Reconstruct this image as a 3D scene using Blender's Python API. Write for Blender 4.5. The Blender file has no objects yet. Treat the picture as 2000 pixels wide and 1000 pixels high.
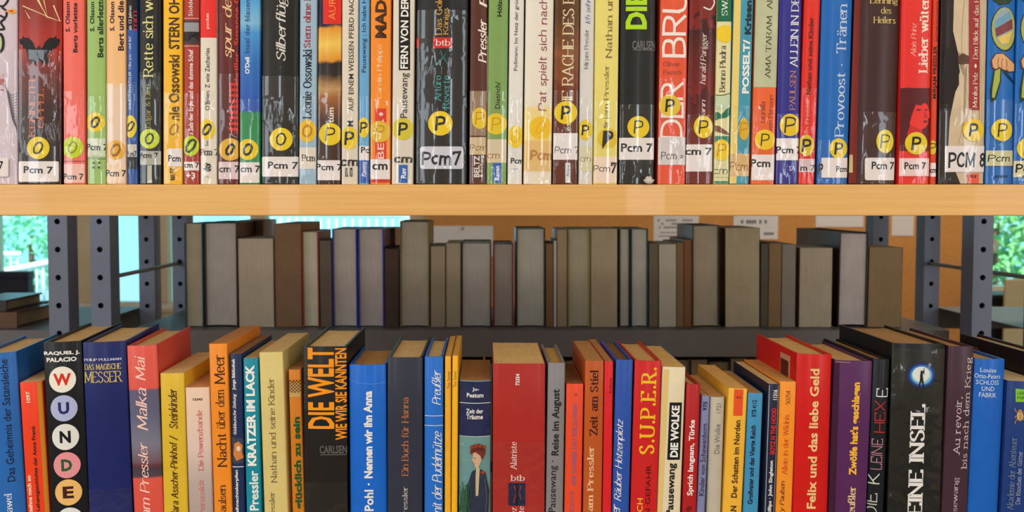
import bpy, bmesh, math, random
from mathutils import Vector, Matrix
random.seed(7)
C = bpy.context.scene.collection
SC = bpy.context.scene
PI = math.pi

# ------------------------------------------------------------------ camera, light, exposure
F = 1750.0            # focal length in pixels of the 2000 x 1000 frame
PITCH = math.radians(2.5)
EYE = 1.30
CXP, AXP = 950.0, 466.4
cd = bpy.data.cameras.new('camera')
cd.sensor_width = 36.0
cd.lens = 36.0 * F / 2000.0
cd.shift_x = (1000.0 - CXP) / 2000.0
cd.shift_y = -(500.0 - AXP) / 2000.0
cd.clip_start = 0.02
cam = bpy.data.objects.new('camera', cd)
C.objects.link(cam)
cam.location = (0, 0, EYE)
cam.rotation_euler = (PI / 2 - PITCH, 0, 0)
cd.dof.use_dof = True
cd.dof.focus_distance = 0.95
cd.dof.aperture_fstop = 9.0
SC.camera = cam

SC.view_settings.view_transform = 'Standard'
SC.view_settings.look = 'None'
SC.view_settings.gamma = 1.0
SC.view_settings.use_curve_mapping = False
SC.view_settings.exposure = 0.18

w_ = bpy.data.worlds.new('sky')
SC.world = w_
w_.use_nodes = True
_bg = w_.node_tree.nodes['Background']
_bg.inputs[0].default_value = (0.30, 0.80, 0.95, 1)
_bg.inputs[1].default_value = 1.45

def area(name, loc, rot, sx, sy, power, col, portal=False):
    l = bpy.data.lights.new(name, 'AREA')
    l.shape = 'RECTANGLE'; l.size = sx; l.size_y = sy
    l.energy = power; l.color = col
    if portal:
        l.cycles.is_portal = True
    o = bpy.data.objects.new(name, l)
    o.location = loc; o.rotation_euler = rot
    C.objects.link(o)
    return o

# wide windows behind the photographer (cool daylight), ceiling lamps (warm) and added lights
for wx, ww, pw in ((-2.55, 0.9, 23), (-0.95, 0.14, 7), (0.75, 0.18, 9), (2.75, 0.9, 23)):  # the two narrow strips are added to put streaks on the glossy film
    area('window_and_streak_light', (wx, -2.42, 1.75), (PI / 2, 0, 0), ww, 1.7, pw, (0.86, 0.93, 1.0))
area('side_streak_light', (-3.12, -0.9, 1.7), (0, -PI / 2, 0), 1.5, 1.2, 16, (0.88, 0.94, 1.0))  # added light, no known window: gives streaks along curved spines
for lx, ly, pw in ((-1.1, -0.9, 17), (1.1, -0.9, 20), (1.9, 3.3, 15)):  # the far one is an added fill that brightens the pinboard area
    area('ceiling_lamp_and_fill', (lx, ly, 2.62), (0, 0, 0), 1.2, 0.25, pw, (1.0, 0.83, 0.62))
area('window_portal', (-1.6, 4.19, 1.5), (-PI / 2, 0, 0), 3.6, 1.5, 1, (1, 1, 1), True)
sun = bpy.data.lights.new('sun', 'SUN'); sun.energy = 8.0; sun.angle = 0.02
so = bpy.data.objects.new('sun', sun); so.rotation_euler = (math.radians(33), 0, math.radians(-20)); C.objects.link(so)

# ------------------------------------------------------------------ helpers
_sp, _cp = math.sin(PITCH), math.cos(PITCH)
def P(px, py, Y):
    """world point at depth Y whose image is pixel (px, py) of the photograph"""
    xc = (px - CXP) / F; yc = (AXP - py) / F
    d = Vector((xc, _cp + yc * _sp, -_sp + yc * _cp))
    return Vector((0, 0, EYE)) + d * (Y / d.y)

def lin(c):
    return tuple(((v / 255.0) / 12.92 if v <= 10 else ((v / 255.0 + 0.055) / 1.055) ** 2.4) for v in c[:3]) + (1.0,)

_mats = {}
def nt(name):
    m = bpy.data.materials.new(name); m.use_nodes = True
    t = m.node_tree
    return m, t, t.nodes['Principled BSDF']

def N(t, kind, **kw):
    n = t.nodes.new(kind)
    for k, v in kw.items():
        if k.startswith('i_'):
            key = k[2:]
            key = int(key) if key.isdigit() else key.replace('_', ' ')
            n.inputs[key].default_value = v
        else:
            setattr(n, k, v)
    return n

def mat(kind, col, rough=0.4, var=0.10, scale=60.0, coat=0.0, bump=0.0, stretch=(1, 1, 1), metal=0.0, spec=0.5):
    key = (kind, tuple(col), rough, var, scale, coat, bump, stretch, metal)
    if key in _mats: return _mats[key]
    m, t, b = nt(kind)
    tc = N(t, 'ShaderNodeTexCoord'); mp = N(t, 'ShaderNodeMapping'); mp.inputs['Scale'].default_value = stretch
    t.links.new(tc.outputs['Object'], mp.inputs[0])
    nz = N(t, 'ShaderNodeTexNoise', i_Scale=scale, i_Detail=4.0)
    t.links.new(mp.outputs[0], nz.inputs['Vector'])
    c = lin(col)
    mx = N(t, 'ShaderNodeMix', data_type='RGBA')
    mx.inputs[6].default_value = tuple(min(1, v * (1 - var)) for v in c[:3]) + (1,)
    mx.inputs[7].default_value = tuple(min(1, v * (1 + var) + 0.02 * var) for v in c[:3]) + (1,)
    t.links.new(nz.outputs[0], mx.inputs[0])
    t.links.new(mx.outputs[2], b.inputs['Base Color'])
    b.inputs['Roughness'].default_value = rough
    b.inputs['Metallic'].default_value = metal
    b.inputs['Specular IOR Level'].default_value = spec
    if coat:
        b.inputs['Coat Weight'].default_value = coat
        b.inputs['Coat Roughness'].default_value = 0.12
    if bump:
        bp = N(t, 'ShaderNodeBump', i_Strength=bump, i_Distance=0.001)
        t.links.new(nz.outputs[0], bp.inputs['Height']); t.links.new(bp.outputs[0], b.inputs['Normal'])
    _mats[key] = m
    return m

def print_mat(col, rough=0.35): return mat('printed_ink', col, rough, 0.04, 300.0, spec=0.22)
def cover_mat(col, rough=0.34, var=0.10, coat=0.06): return mat('book_cover', col, rough, var, 45.0, coat, 0.05, spec=0.22)

def grad_mat(stops, noise=0.06, rough=0.34, scale=30.0, nscale=(1, 1, 1)):
    """printed cover design: colours along the height (Generated Z), broken up by noise"""
    m, t, b = nt('printed_cover')
    tc = N(t, 'ShaderNodeTexCoord'); sp = N(t, 'ShaderNodeSeparateXYZ')
    t.links.new(tc.outputs['Generated'], sp.inputs[0])
    mp = N(t, 'ShaderNodeMapping'); mp.inputs['Scale'].default_value = nscale
    t.links.new(tc.outputs['Object'], mp.inputs[0])
    nz = N(t, 'ShaderNodeTexNoise', i_Scale=scale, i_Detail=5.0); t.links.new(mp.outputs[0], nz.inputs['Vector'])
    a = N(t, 'ShaderNodeMath', operation='SUBTRACT'); a.inputs[1].default_value = 0.5; t.links.new(nz.outputs[0], a.inputs[0])
    a2 = N(t, 'ShaderNodeMath', operation='MULTIPLY_ADD'); a2.inputs[1].default_value = noise
    t.links.new(a.outputs[0], a2.inputs[0]); t.links.new(sp.outputs[2], a2.inputs[2])
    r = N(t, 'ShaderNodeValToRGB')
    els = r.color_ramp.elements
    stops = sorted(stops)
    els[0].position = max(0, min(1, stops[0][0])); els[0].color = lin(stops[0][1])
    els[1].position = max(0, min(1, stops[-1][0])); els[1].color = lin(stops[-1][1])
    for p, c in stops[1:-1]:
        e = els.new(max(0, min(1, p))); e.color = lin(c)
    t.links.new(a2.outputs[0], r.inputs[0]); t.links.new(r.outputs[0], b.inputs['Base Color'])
    b.inputs['Roughness'].default_value = rough
    b.inputs['Specular IOR Level'].default_value = 0.22; b.inputs['Coat Weight'].default_value = 0.10; b.inputs['Coat Roughness'].default_value = 0.12
    return m

def paper_mat(col, name='page_edges'):
    key = (name, tuple(col))
    if key in _mats: return _mats[key]
    m, t, b = nt(name)
    tc = N(t, 'ShaderNodeTexCoord'); mp = N(t, 'ShaderNodeMapping'); mp.inputs['Scale'].default_value = (1500, 30, 14)
    t.links.new(tc.outputs['Object'], mp.inputs[0])
    nz = N(t, 'ShaderNodeTexNoise', i_Scale=1.0, i_Detail=3.0); t.links.new(mp.outputs[0], nz.inputs['Vector'])
    n2 = N(t, 'ShaderNodeTexNoise', i_Scale=40.0, i_Detail=2.0); t.links.new(tc.outputs['Object'], n2.inputs['Vector'])
    c = lin(col)
    mx = N(t, 'ShaderNodeMix', data_type='RGBA'); mx.inputs[6].default_value = (c[0] * .62, c[1] * .58, c[2] * .52, 1)
    mx.inputs[7].default_value = (min(1, c[0] * 1.2), min(1, c[1] * 1.2), min(1, c[2] * 1.2), 1)
    ad = N(t, 'ShaderNodeMath', operation='MULTIPLY_ADD'); ad.inputs[1].default_value = 0.4
    t.links.new(n2.outputs[0], ad.inputs[0])
    ml = N(t, 'ShaderNodeMath', operation='MULTIPLY'); ml.inputs[1].default_value = 0.7
    t.links.new(nz.outputs[0], ml.inputs[0]); t.links.new(ml.outputs[0], ad.inputs[2])
    t.links.new(ad.outputs[0], mx.inputs[0]); t.links.new(mx.outputs[2], b.inputs['Base Color'])
    bp = N(t, 'ShaderNodeBump', i_Strength=0.35, i_Distance=0.0004)
    t.links.new(nz.outputs[0], bp.inputs['Height']); t.links.new(bp.outputs[0], b.inputs['Normal'])
    b.inputs['Roughness'].default_value = 0.85
    _mats[key] = m
    return m

def film_mat():
    if 'film' in _mats: return _mats['film']
    m, t, b = nt('clear_book_film')
    out = t.nodes['Material Output']; t.nodes.remove(b)
    tr = N(t, 'ShaderNodeBsdfTransparent'); gl = N(t, 'ShaderNodeBsdfGlossy', i_Roughness=0.07)
    gl.inputs[0].default_value = (0.88, 0.94, 1.0, 1)
    fr = N(t, 'ShaderNodeFresnel', i_IOR=1.5); mx = N(t, 'ShaderNodeMixShader')
    tc = N(t, 'ShaderNodeTexCoord'); mp = N(t, 'ShaderNodeMapping'); mp.inputs['Scale'].default_value = (120, 120, 14)
    t.links.new(tc.outputs['Object'], mp.inputs[0])
    nz = N(t, 'ShaderNodeTexNoise', i_Scale=1.0, i_Detail=3.0); t.links.new(mp.outputs[0], nz.inputs['Vector'])
    mp2 = N(t, 'ShaderNodeMapping'); mp2.inputs['Scale'].default_value = (330, 330, 120)
    t.links.new(tc.outputs['Object'], mp2.inputs[0])
    nz2 = N(t, 'ShaderNodeTexNoise', i_Scale=1.0, i_Detail=2.0); t.links.new(mp2.outputs[0], nz2.inputs['Vector'])
    sm = N(t, 'ShaderNodeMath', operation='MULTIPLY_ADD'); sm.inputs[1].default_value = 0.10
    t.links.new(nz2.outputs[0], sm.inputs[0]); t.links.new(nz.outputs[0], sm.inputs[2])
    bp = N(t, 'ShaderNodeBump', i_Strength=0.8, i_Distance=0.0018)
    n3 = N(t, 'ShaderNodeTexNoise', i_Scale=34.0, i_Detail=2.0)      # wrinkles come in patches
    oi = N(t, 'ShaderNodeObjectInfo'); va = N(t, 'ShaderNodeVectorMath', operation='ADD')
    t.links.new(tc.outputs['Object'], va.inputs[0]); t.links.new(oi.outputs['Random'], va.inputs[1])
    t.links.new(va.outputs[0], n3.inputs['Vector'])
    mr = N(t, 'ShaderNodeMapRange'); mr.inputs['From Min'].default_value = .50; mr.inputs['From Max'].default_value = .68
    t.links.new(n3.outputs[0], mr.inputs['Value'])
    mm = N(t, 'ShaderNodeMath', operation='MULTIPLY')
    t.links.new(sm.outputs[0], mm.inputs[0]); t.links.new(mr.outputs[0], mm.inputs[1])
    t.links.new(mm.outputs[0], bp.inputs['Height'])
    t.links.new(bp.outputs[0], gl.inputs['Normal'])
    f2 = N(t, 'ShaderNodeMath', operation='MULTIPLY_ADD'); f2.inputs[1].default_value = 1.0; f2.inputs[2].default_value = 0.0
    t.links.new(fr.outputs[0], f2.inputs[0])
    mn = N(t, 'ShaderNodeMath', operation='MINIMUM'); mn.inputs[1].default_value = 0.07
    t.links.new(f2.outputs[0], mn.inputs[0]); t.links.new(mn.outputs[0], mx.inputs[0]); t.links.new(tr.outputs[0], mx.inputs[1]); t.links.new(gl.outputs[0], mx.inputs[2])
    t.links.new(mx.outputs[0], out.inputs[0])
    _mats['film'] = m
    return m

def glass_mat():
    m, t, b = nt('window_glass')
    out = t.nodes['Material Output']; t.nodes.remove(b)
    tr = N(t, 'ShaderNodeBsdfTransparent'); tr.inputs[0].default_value = (0.96, 0.99, 1, 1)
    gl = N(t, 'ShaderNodeBsdfGlossy', i_Roughness=0.03)
    fr = N(t, 'ShaderNodeFresnel', i_IOR=1.3); mx = N(t, 'ShaderNodeMixShader')
    t.links.new(fr.outputs[0], mx.inputs[0]); t.links.new(tr.outputs[0], mx.inputs[1]); t.links.new(gl.outputs[0], mx.inputs[2])
    t.links.new(mx.outputs[0], out.inputs[0])
    return m

def link(name, me, material, parent=None):
    o = bpy.data.objects.new(name, me)
    C.objects.link(o)
    if material: me.materials.append(material)
    if parent: o.parent = parent
    return o

def tag(o, label=None, cat=None, group=None, kind=None):
    if label: o['label'] = label
    if cat: o['category'] = cat
    if group: o['group'] = group
    if kind: o['kind'] = kind
    return o

def bm_obj(name, bm, material, parent=None, smooth=None):
    me = bpy.data.meshes.new(name)
    bm.normal_update(); bm.to_mesh(me); bm.free()
    if smooth:
        for p in me.polygons: p.use_smooth = True
        me.set_sharp_from_angle(angle=math.radians(smooth))
    return link(name, me, material, parent)

def box(bm, x0, x1, y0, y1, z0, z1, bevel=0.0, segs=2):
    vs = [bm.verts.new((x, y, z)) for x in (x0, x1) for y in (y0, y1) for z in (z0, z1)]
    fs = [(0, 1, 3, 2), (4, 6, 7, 5), (0, 4, 5, 1), (2, 3, 7, 6), (0, 2, 6, 4), (1, 5, 7, 3)]
    faces = [bm.faces.new([vs[i] for i in f]) for f in fs]
    if bevel:
        es = {e for f in faces for e in f.edges}
        bmesh.ops.bevel(bm, geom=list(es), offset=bevel, segments=segs, affect='EDGES', profile=0.5)

def box_obj(name, x0, x1, y0, y1, z0, z1, material, parent=None, bevel=0.0):
    bm = bmesh.new(); box(bm, x0, x1, y0, y1, z0, z1, bevel)
    return bm_obj(name, bm, material, parent)

def tube(bm, a, b, r, n=10):
    a = Vector(a); b = Vector(b); d = (b - a).normalized()
    u = d.orthogonal().normalized(); v = d.cross(u)
    ra = [bm.verts.new(a + (u * math.cos(2 * PI * i / n) + v * math.sin(2 * PI * i / n)) * r) for i in range(n)]
    rb = [bm.verts.new(b + (u * math.cos(2 * PI * i / n) + v * math.sin(2 * PI * i / n)) * r) for i in range(n)]
    for i in range(n):
        bm.faces.new((ra[i], ra[(i + 1) % n], rb[(i + 1) % n], rb[i]))
    bm.faces.new(ra[::-1]); bm.faces.new(rb)

# ------------------------------------------------------------------ lettering
# own pen-stroke alphabet: l polyline, c open curve, o closed curve, d dot; x-height 4.8, capitals 7
G = {}
def _g(s):
    for line in s.strip().split('\n'):
        k, w, rest = line.split(' ', 2)
        st = []
        for part in rest.split('|'):
            q = part.split()
            st.append((q[0], [tuple(map(float, p.split(','))) for p in q[1:]]))
        G[k] = (float(w), st)
_g('''A 5.6 l 0,0 2.8,7 5.6,0|l 1.1,2.5 4.5,2.5
B 4.6 l 0,0 0,7|c 0,7 2.4,6.9 3.8,6.2 3.8,4.5 2.4,3.8 0,3.7|c 0,3.7 2.8,3.6 4.4,2.8 4.4,.9 2.8,.1 0,0
C 5 c 4.7,5.4 4,6.7 2.8,7 .9,6 .1,3.5 .9,1 2.8,0 4.2,.4 4.9,1.6
D 5.4 l 0,0 0,7|c 0,7 3,6.8 4.9,5.4 5.3,3.5 4.9,1.6 3,.2 0,0
E 4.2 l 0,0 0,7|l 0,7 4,7 4,6|l 0,3.7 3.2,3.7|l 0,0 4.2,0 4.2,1
F 4.2 l 0,0 0,7|l 0,7 4,7 4,6|l 0,3.7 3.2,3.7
G 5.4 c 4.7,5.6 4,6.7 2.8,7 .9,6 .1,3.5 .9,1 2.8,0 4.4,.6 5,1|l 5,1 5,3.2 3.4,3.2
H 5.2 l 0,0 0,7|l 5.2,0 5.2,7|l 0,3.6 5.2,3.6
I 0.4 l .2,0 .2,7
J 3 c 2.6,7 2.6,1.6 2,.2 .9,-.2 0,.6
K 5 l 0,0 0,7|l 4.6,7 0,2.8|l 1.6,4 5,0
L 4 l 0,0 0,7|l 0,0 4,0 4,1.2
M 6.6 l .2,0 .4,7 3.3,1 6.2,7 6.4,0
N 5.4 l 0,0 0,7 5.2,0 5.2,7
O 5.8 o 2.9,7 .8,6 0,3.5 .8,1 2.9,0 5,1 5.8,3.5 5,6
P 4.5 l 0,0 0,7|c 0,7 2.6,6.9 4.3,6.1 4.3,4.2 2.6,3.2 0,3.1
Q 5.8 o 2.9,7 .8,6 0,3.5 .8,1 2.9,0 5,1 5.8,3.5 5,6|l 3.4,1.6 5.8,-1
R 4.8 l 0,0 0,7|c 0,7 2.6,6.9 4.1,6.2 4.1,4.4 2.6,3.5 0,3.4|l 2.2,3.4 4.8,0
S 4.2 c 3.8,5.7 3,6.8 1.9,7 .4,6.2 .3,4.8 2,3.7 3.8,2.6 3.9,1 2.4,0 1,.2 0,1.5
T 5 l 2.5,0 2.5,7|l 0,6 0,7 5,7 5,6
U 5.2 l 0,7 0,2.2|c 0,2.4 .6,.6 2.6,0 4.6,.6 5.2,2.4|l 5.2,2.2 5.2,7
V 5.4 l 0,7 2.7,0 5.4,7
W 7.6 l 0,7 2,0 3.8,7 5.6,0 7.6,7
X 5 l 0,0 5,7|l 0,7 5,0
Y 5 l 0,7 2.5,3.3 5,7|l 2.5,3.3 2.5,0
Z 4.6 l 0,6 0,7 4.4,7 0,0 4.6,0 4.6,1.2
a 3.6 c .3,4 1,4.7 2,4.8 3.1,4 3.2,3|l 3.2,3.4 3.2,.5 3.7,0|c 3.2,2.8 1.2,2.5 .2,1.4 .8,.1 2,.1 3.2,1.2
b 3.8 l 0,0 0,7.4|c 0,3.6 .8,4.6 2,4.8 3.6,3.8 3.7,2.2 3,.5 1.6,0 0,.8
c 3.3 c 3.2,3.9 2.6,4.7 1.8,4.8 .5,4 0,2.4 .6,.6 1.8,0 3.3,.8
d 3.8 l 3.7,7.4 3.7,0|c 3.7,3.6 2.9,4.6 1.8,4.8 .3,3.9 0,2.3 .6,.6 1.9,0 3.7,1
e 3.5 c .1,2.7 3.4,2.8 3.2,4.2 1.8,4.8 .5,4.1 .1,2.5 .7,.6 1.9,0 3.4,.9
f 2.3 l .9,0 .9,5|c .9,4.8 1,6.6 1.7,7.4 2.7,7|l 0,4.6 2.2,4.6
g 3.7 o 1.7,4.8 .4,4.1 .2,3 .8,1.9 1.9,1.7 3.1,2.3 3.2,3.7 2.7,4.5|c .8,1.9 .2,1 1.4,.3 3.4,-.3 3.4,-1.6 1.6,-2.3 0,-1.6 .4,-.4 1.4,.3|l 2.8,4.4 3.9,4.8
h 3.9 l 0,0 0,7.4|c 0,3.4 1,4.6 2.2,4.8 3.4,4.2 3.6,2.8|l 3.6,3 3.6,0
i .5 l .2,0 .2,4.8|d .2,6.6
j 1.2 c .9,4.8 .9,0 .6,-1.6 -.4,-2|d .9,6.6
k 3.7 l 0,0 0,7.4|l 3.3,4.8 0,2|l 1.1,2.8 3.7,0
l .5 l .2,0 .2,7.4
m 6.4 l 0,0 0,4.8|c 0,3.4 .8,4.6 1.8,4.8 2.8,4.2 3,2.8|l 3,3 3,0|c 3,3.4 3.9,4.6 4.9,4.8 5.9,4.2 6.1,2.8|l 6.1,3 6.1,0
n 3.9 l 0,0 0,4.8|c 0,3.4 1,4.6 2.2,4.8 3.4,4.2 3.6,2.8|l 3.6,3 3.6,0
o 3.8 o 1.9,4.8 .6,4.2 0,2.4 .6,.6 1.9,0 3.2,.6 3.8,2.4 3.2,4.2
p 3.8 l 0,-2.3 0,4.8|c 0,3.6 .8,4.6 2,4.8 3.6,3.8 3.7,2.2 3,.5 1.6,0 0,.9
q 3.8 l 3.7,-2.3 3.7,4.8|c 3.7,3.6 2.9,4.6 1.8,4.8 .3,3.9 0,2.3 .6,.6 1.9,0 3.7,1
r 2.5 l 0,0 0,4.8|c 0,3.2 .8,4.5 1.7,4.8 2.6,4.4
s 2.9 c 2.6,3.9 2,4.7 1.3,4.8 .3,4.2 .3,3.2 1.5,2.5 2.7,1.7 2.7,.6 1.6,0 .7,.1 0,1
t 2.4 c .9,6.3 .9,1.2 1.3,.1 2.3,.4|l 0,4.7 2.2,4.7
u 3.9 c 0,4.8 0,1.6 .5,.3 1.6,0 2.8,.5 3.6,1.6|l 3.6,4.8 3.6,0
v 3.8 l 0,4.8 1.9,0 3.8,4.8
w 5.8 l 0,4.8 1.5,0 2.9,4.8 4.3,0 5.8,4.8
x 3.7 l 0,0 3.6,4.8|l 0,4.8 3.6,0
y 3.8 l 0,4.8 1.9,0|c 3.8,4.8 1.9,0 1,-1.9 0,-2.2
z 3.3 l 0,4.7 3.1,4.7 0,.1 3.3,.1
ß 4 c 0,0 0,5.6 .6,7 1.9,7.4 3.1,6.6 2.9,5 1.8,4.1 3.4,3.2 3.8,1.6 3,.2 1.4,.2
0 4 o 2,7 .5,6 0,3.5 .5,1 2,0 3.5,1 4,3.5 3.5,6
1 1.6 l 0,5.6 1.4,7 1.4,0
2 4 c .1,5.4 .9,6.8 2.2,7 3.6,6 3.2,4.2 0,.1|l 0,.1 4,.1
3 3.8 c .2,6 1.4,7 3,6.6 3.4,5 1.4,3.8|c 1.4,3.8 3.4,3.4 3.7,1.4 2.4,.1 .8,.1 0,1
4 4 l 3,0 3,7 0,2 4,2
5 3.8 l 3.4,7 .6,7 .4,3.8|c .4,3.8 2,4.4 3.6,3.2 3.4,1 1.8,0 0,.6
6 3.9 c 3.4,6.8 1.4,5.6 .2,3 .6,.8 2,0 3.6,.8 3.6,3 2,4 .4,2.8
7 4 l 0,6 0,7 4,7 1.4,0
8 3.9 o 2,3.8 .4,5.4 2,7 3.6,5.4|o 2,3.8 .1,1.9 2,0 3.8,1.9
9 3.9 c .5,.2 2.5,1.4 3.7,4 3.3,6.2 1.9,7 .3,6.2 .3,4 1.9,3 3.5,4.2
. 2.4 d 1.2,.4
, .8 d .3,.3|l .5,.3 0,-1.2
: .5 d .2,.4|d .2,4
; .5 d .2,.4|d .2,4
· .5 d .2,3
- 2 l 0,2.6 2,2.6
– 3 l 0,2.6 3,2.6
= 3 l 0,3.4 3,3.4|l 0,1.6 3,1.6
/ 3 l 0,-1 3,7.4
' .6 l .3,7.4 .2,5.6
? 3.4 c .1,5.6 1.2,7 3,6.4 3,4.8 1.6,3.6 1.6,2|d 1.6,.3
& 5 c 5,3 3.6,.6 2,0 .2,1 .6,2.8 2.8,4.6 2.8,6.4 1.6,7 .6,5.8 2,3.2 5,0
+ 4 l 2,1 2,5|l 0,3 4,3
_ 2 l 0,0 .01,0''')
def _um(k, base, xs, y):
    w, st = G[base]; G[k] = (w, st + [('d', [(x, y)]) for x in xs])
_um('ä', 'a', (1, 2.8), 6.4); _um('ö', 'o', (1, 2.8), 6.4); _um('ü', 'u', (.9, 2.8), 6.4)
_um('Ä', 'A', (1.6, 4), 8.4); _um('Ö', 'O', (1.8, 4), 8.4); _um('Ü', 'U', (1.6, 3.6), 8.4)
# thick, thin, serif, shear, gap, jitter
STY = {'serif': (1.0, .42, .6, 0, 1.2, 0), 'serifb': (1.5, .6, .7, 0, 1.6, 0), 'ital': (1.0, .42, 0, .24, 1.1, 0),
       'italb': (1.35, .7, 0, .24, 1.4, 0), 'hand': (.85, .8, 0, .05, 1.3, .16), 'handb': (1.5, 1.4, 0, .05, 1.8, .2),
       'mono': (.75, .65, .8, 0, 1.7, 0), 'rune': (.62, .6, 0, 0, 1.3, .1), 'round': (.8, .8, 0, 0, 1.3, 0),
       'outl': (.9, .8, 0, .02, 1.3, .12), 'script': (.85, .5, 0, .35, .9, .05)}

def catmull(pts, closed, n=4):
    m = len(pts); out = []
    rng = range(m if closed else m - 1)
    for i in rng:
        if closed: p0, p1, p2, p3 = pts[i - 1], pts[i], pts[(i + 1) % m], pts[(i + 2) % m]
        else: p0, p1, p2, p3 = pts[max(0, i - 1)], pts[i], pts[i + 1], pts[min(m - 1, i + 2)]
        for k in range(n):
            t = k / n
            out.append(tuple(.5 * ((2 * p1[a]) + (-p0[a] + p2[a]) * t + (2 * p0[a] - 5 * p1[a] + 4 * p2[a] - p3[a]) * t * t
                                   + (-p0[a] + 3 * p1[a] - 3 * p2[a] + p3[a]) * t ** 3) for a in (0, 1)))
    if not closed: out.append(tuple(pts[-1]))
    return out

def strip(pts, wf, closed=False, ext=0.0):
    """thick line as separate overlapping quads with mitred joints for smooth curves"""
    polys = []; n = len(pts)
    segs = n if closed else n - 1
    offs = []
    for i in range(n):
        a = pts[i - 1] if (i or closed) else pts[0]
        b = pts[(i + 1) % n] if (i < n - 1 or closed) else pts[-1]
        dx, dy = b[0] - a[0], b[1] - a[1]; L = math.hypot(dx, dy) or 1
        w = wf(dx / L, dy / L) / 2
        offs.append((-dy / L * w, dx / L * w))
    for i in range(segs):
        j = (i + 1) % n
        p, q = pts[i], pts[j]
        polys.append([(p[0] + offs[i][0], p[1] + offs[i][1]), (p[0] - offs[i][0], p[1] - offs[i][1]),
                      (q[0] - offs[j][0], q[1] - offs[j][1]), (q[0] + offs[j][0], q[1] + offs[j][1])])
    return polys

def sseg(p, q, w, ext):
    dx, dy = q[0] - p[0], q[1] - p[1]; L = math.hypot(dx, dy) or 1
    ux, uy = dx / L, dy / L; e = ext
    a = (p[0] - ux * e, p[1] - uy * e); b = (q[0] + ux * e, q[1] + uy * e)
    nx, ny = -uy * w / 2, ux * w / 2
    return [(a[0] + nx, a[1] + ny), (a[0] - nx, a[1] - ny), (b[0] - nx, b[1] - ny), (b[0] + nx, b[1] + ny)]

def stroke_text(s, style):
    thick, thin, serif, shear, gap, jit = STY[style]
    rr = random.Random(sum(map(ord, s)))
    wf = lambda ux, uy: math.hypot(thick * uy, thin * ux)
    polys = []; x = 0
    for ch in s:
        if ch == ' ': x += 2.6 + gap * .4; continue
        if ch not in G: ch = '_'
        w, sts = G[ch]
        dy_ = rr.uniform(-jit, jit) * 1.5
        for kind, pts in sts:
            pts = [(px + x + rr.uniform(-jit, jit), py + dy_ + rr.uniform(-jit, jit)) for px, py in pts]
            if kind == 'd':
                cx_, cy_ = pts[0]; r = max(.42, thick * .55)
                polys.append([(cx_ + r * math.cos(k * PI / 4), cy_ + r * math.sin(k * PI / 4)) for k in range(8)])
            elif kind == 'l':
                n = len(pts)
                for i in range(n - 1):
                    p, q = pts[i], pts[i + 1]
                    L = math.hypot(q[0] - p[0], q[1] - p[1]) or 1
                    ww = wf((q[0] - p[0]) / L, (q[1] - p[1]) / L)
                    polys.append(sseg(p, q, ww, thin * .45))
                if serif:
                    for e, o in ((pts[0], pts[1]), (pts[-1], pts[-2])):
                        if abs(o[1] - e[1]) > abs(o[0] - e[0]) * .7 and abs(o[1] - e[1]) > 1.9:
                            if abs(e[1]) < .3 or e[1] > 6.6 or e[1] < -2 or abs(e[1] - 4.8) < .3:
                                sr = serif + thick / 2
                                half = sr if (abs(e[1]) < .3 or e[1] == 7 or e[1] < -2) else thick / 2
                                polys.append([(e[0] - sr, e[1] - thin / 2), (e[0] + half, e[1] - thin / 2),
                                              (e[0] + half, e[1] + thin / 2), (e[0] - sr, e[1] + thin / 2)])
            else:
                polys += strip(catmull(pts, kind == 'o'), wf, kind == 'o')
        x += w + gap
    return [[(px + py * shear, py) for px, py in p] for p in polys]

_txt = {}
def sans_text(s, weight):
    key = (s, weight)
    if key in _txt: return _txt[key]
    c = bpy.data.curves.new('lettering', 'FONT'); c.body = s; c.resolution_u = 2
    c.offset = weight; c.size = 10
    o = bpy.data.objects.new('lettering', c); C.objects.link(o)
    me = bpy.data.meshes.new_from_object(o.evaluated_get(bpy.context.evaluated_depsgraph_get()))
    polys = [[tuple(me.vertices[i].co[:2]) for i in p.vertices] for p in me.polygons]
    bpy.data.objects.remove(o); bpy.data.curves.remove(c); bpy.data.meshes.remove(me)
    _txt[key] = polys
    return polys
SANS = {'sans': 0.06, 'sansb': 0.26, 'sansx': 0.42, 'sanst': -0.10}
def text_polys(s, style):
    return sans_text(s, SANS[style]) if style in SANS else stroke_text(s, style)

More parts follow.
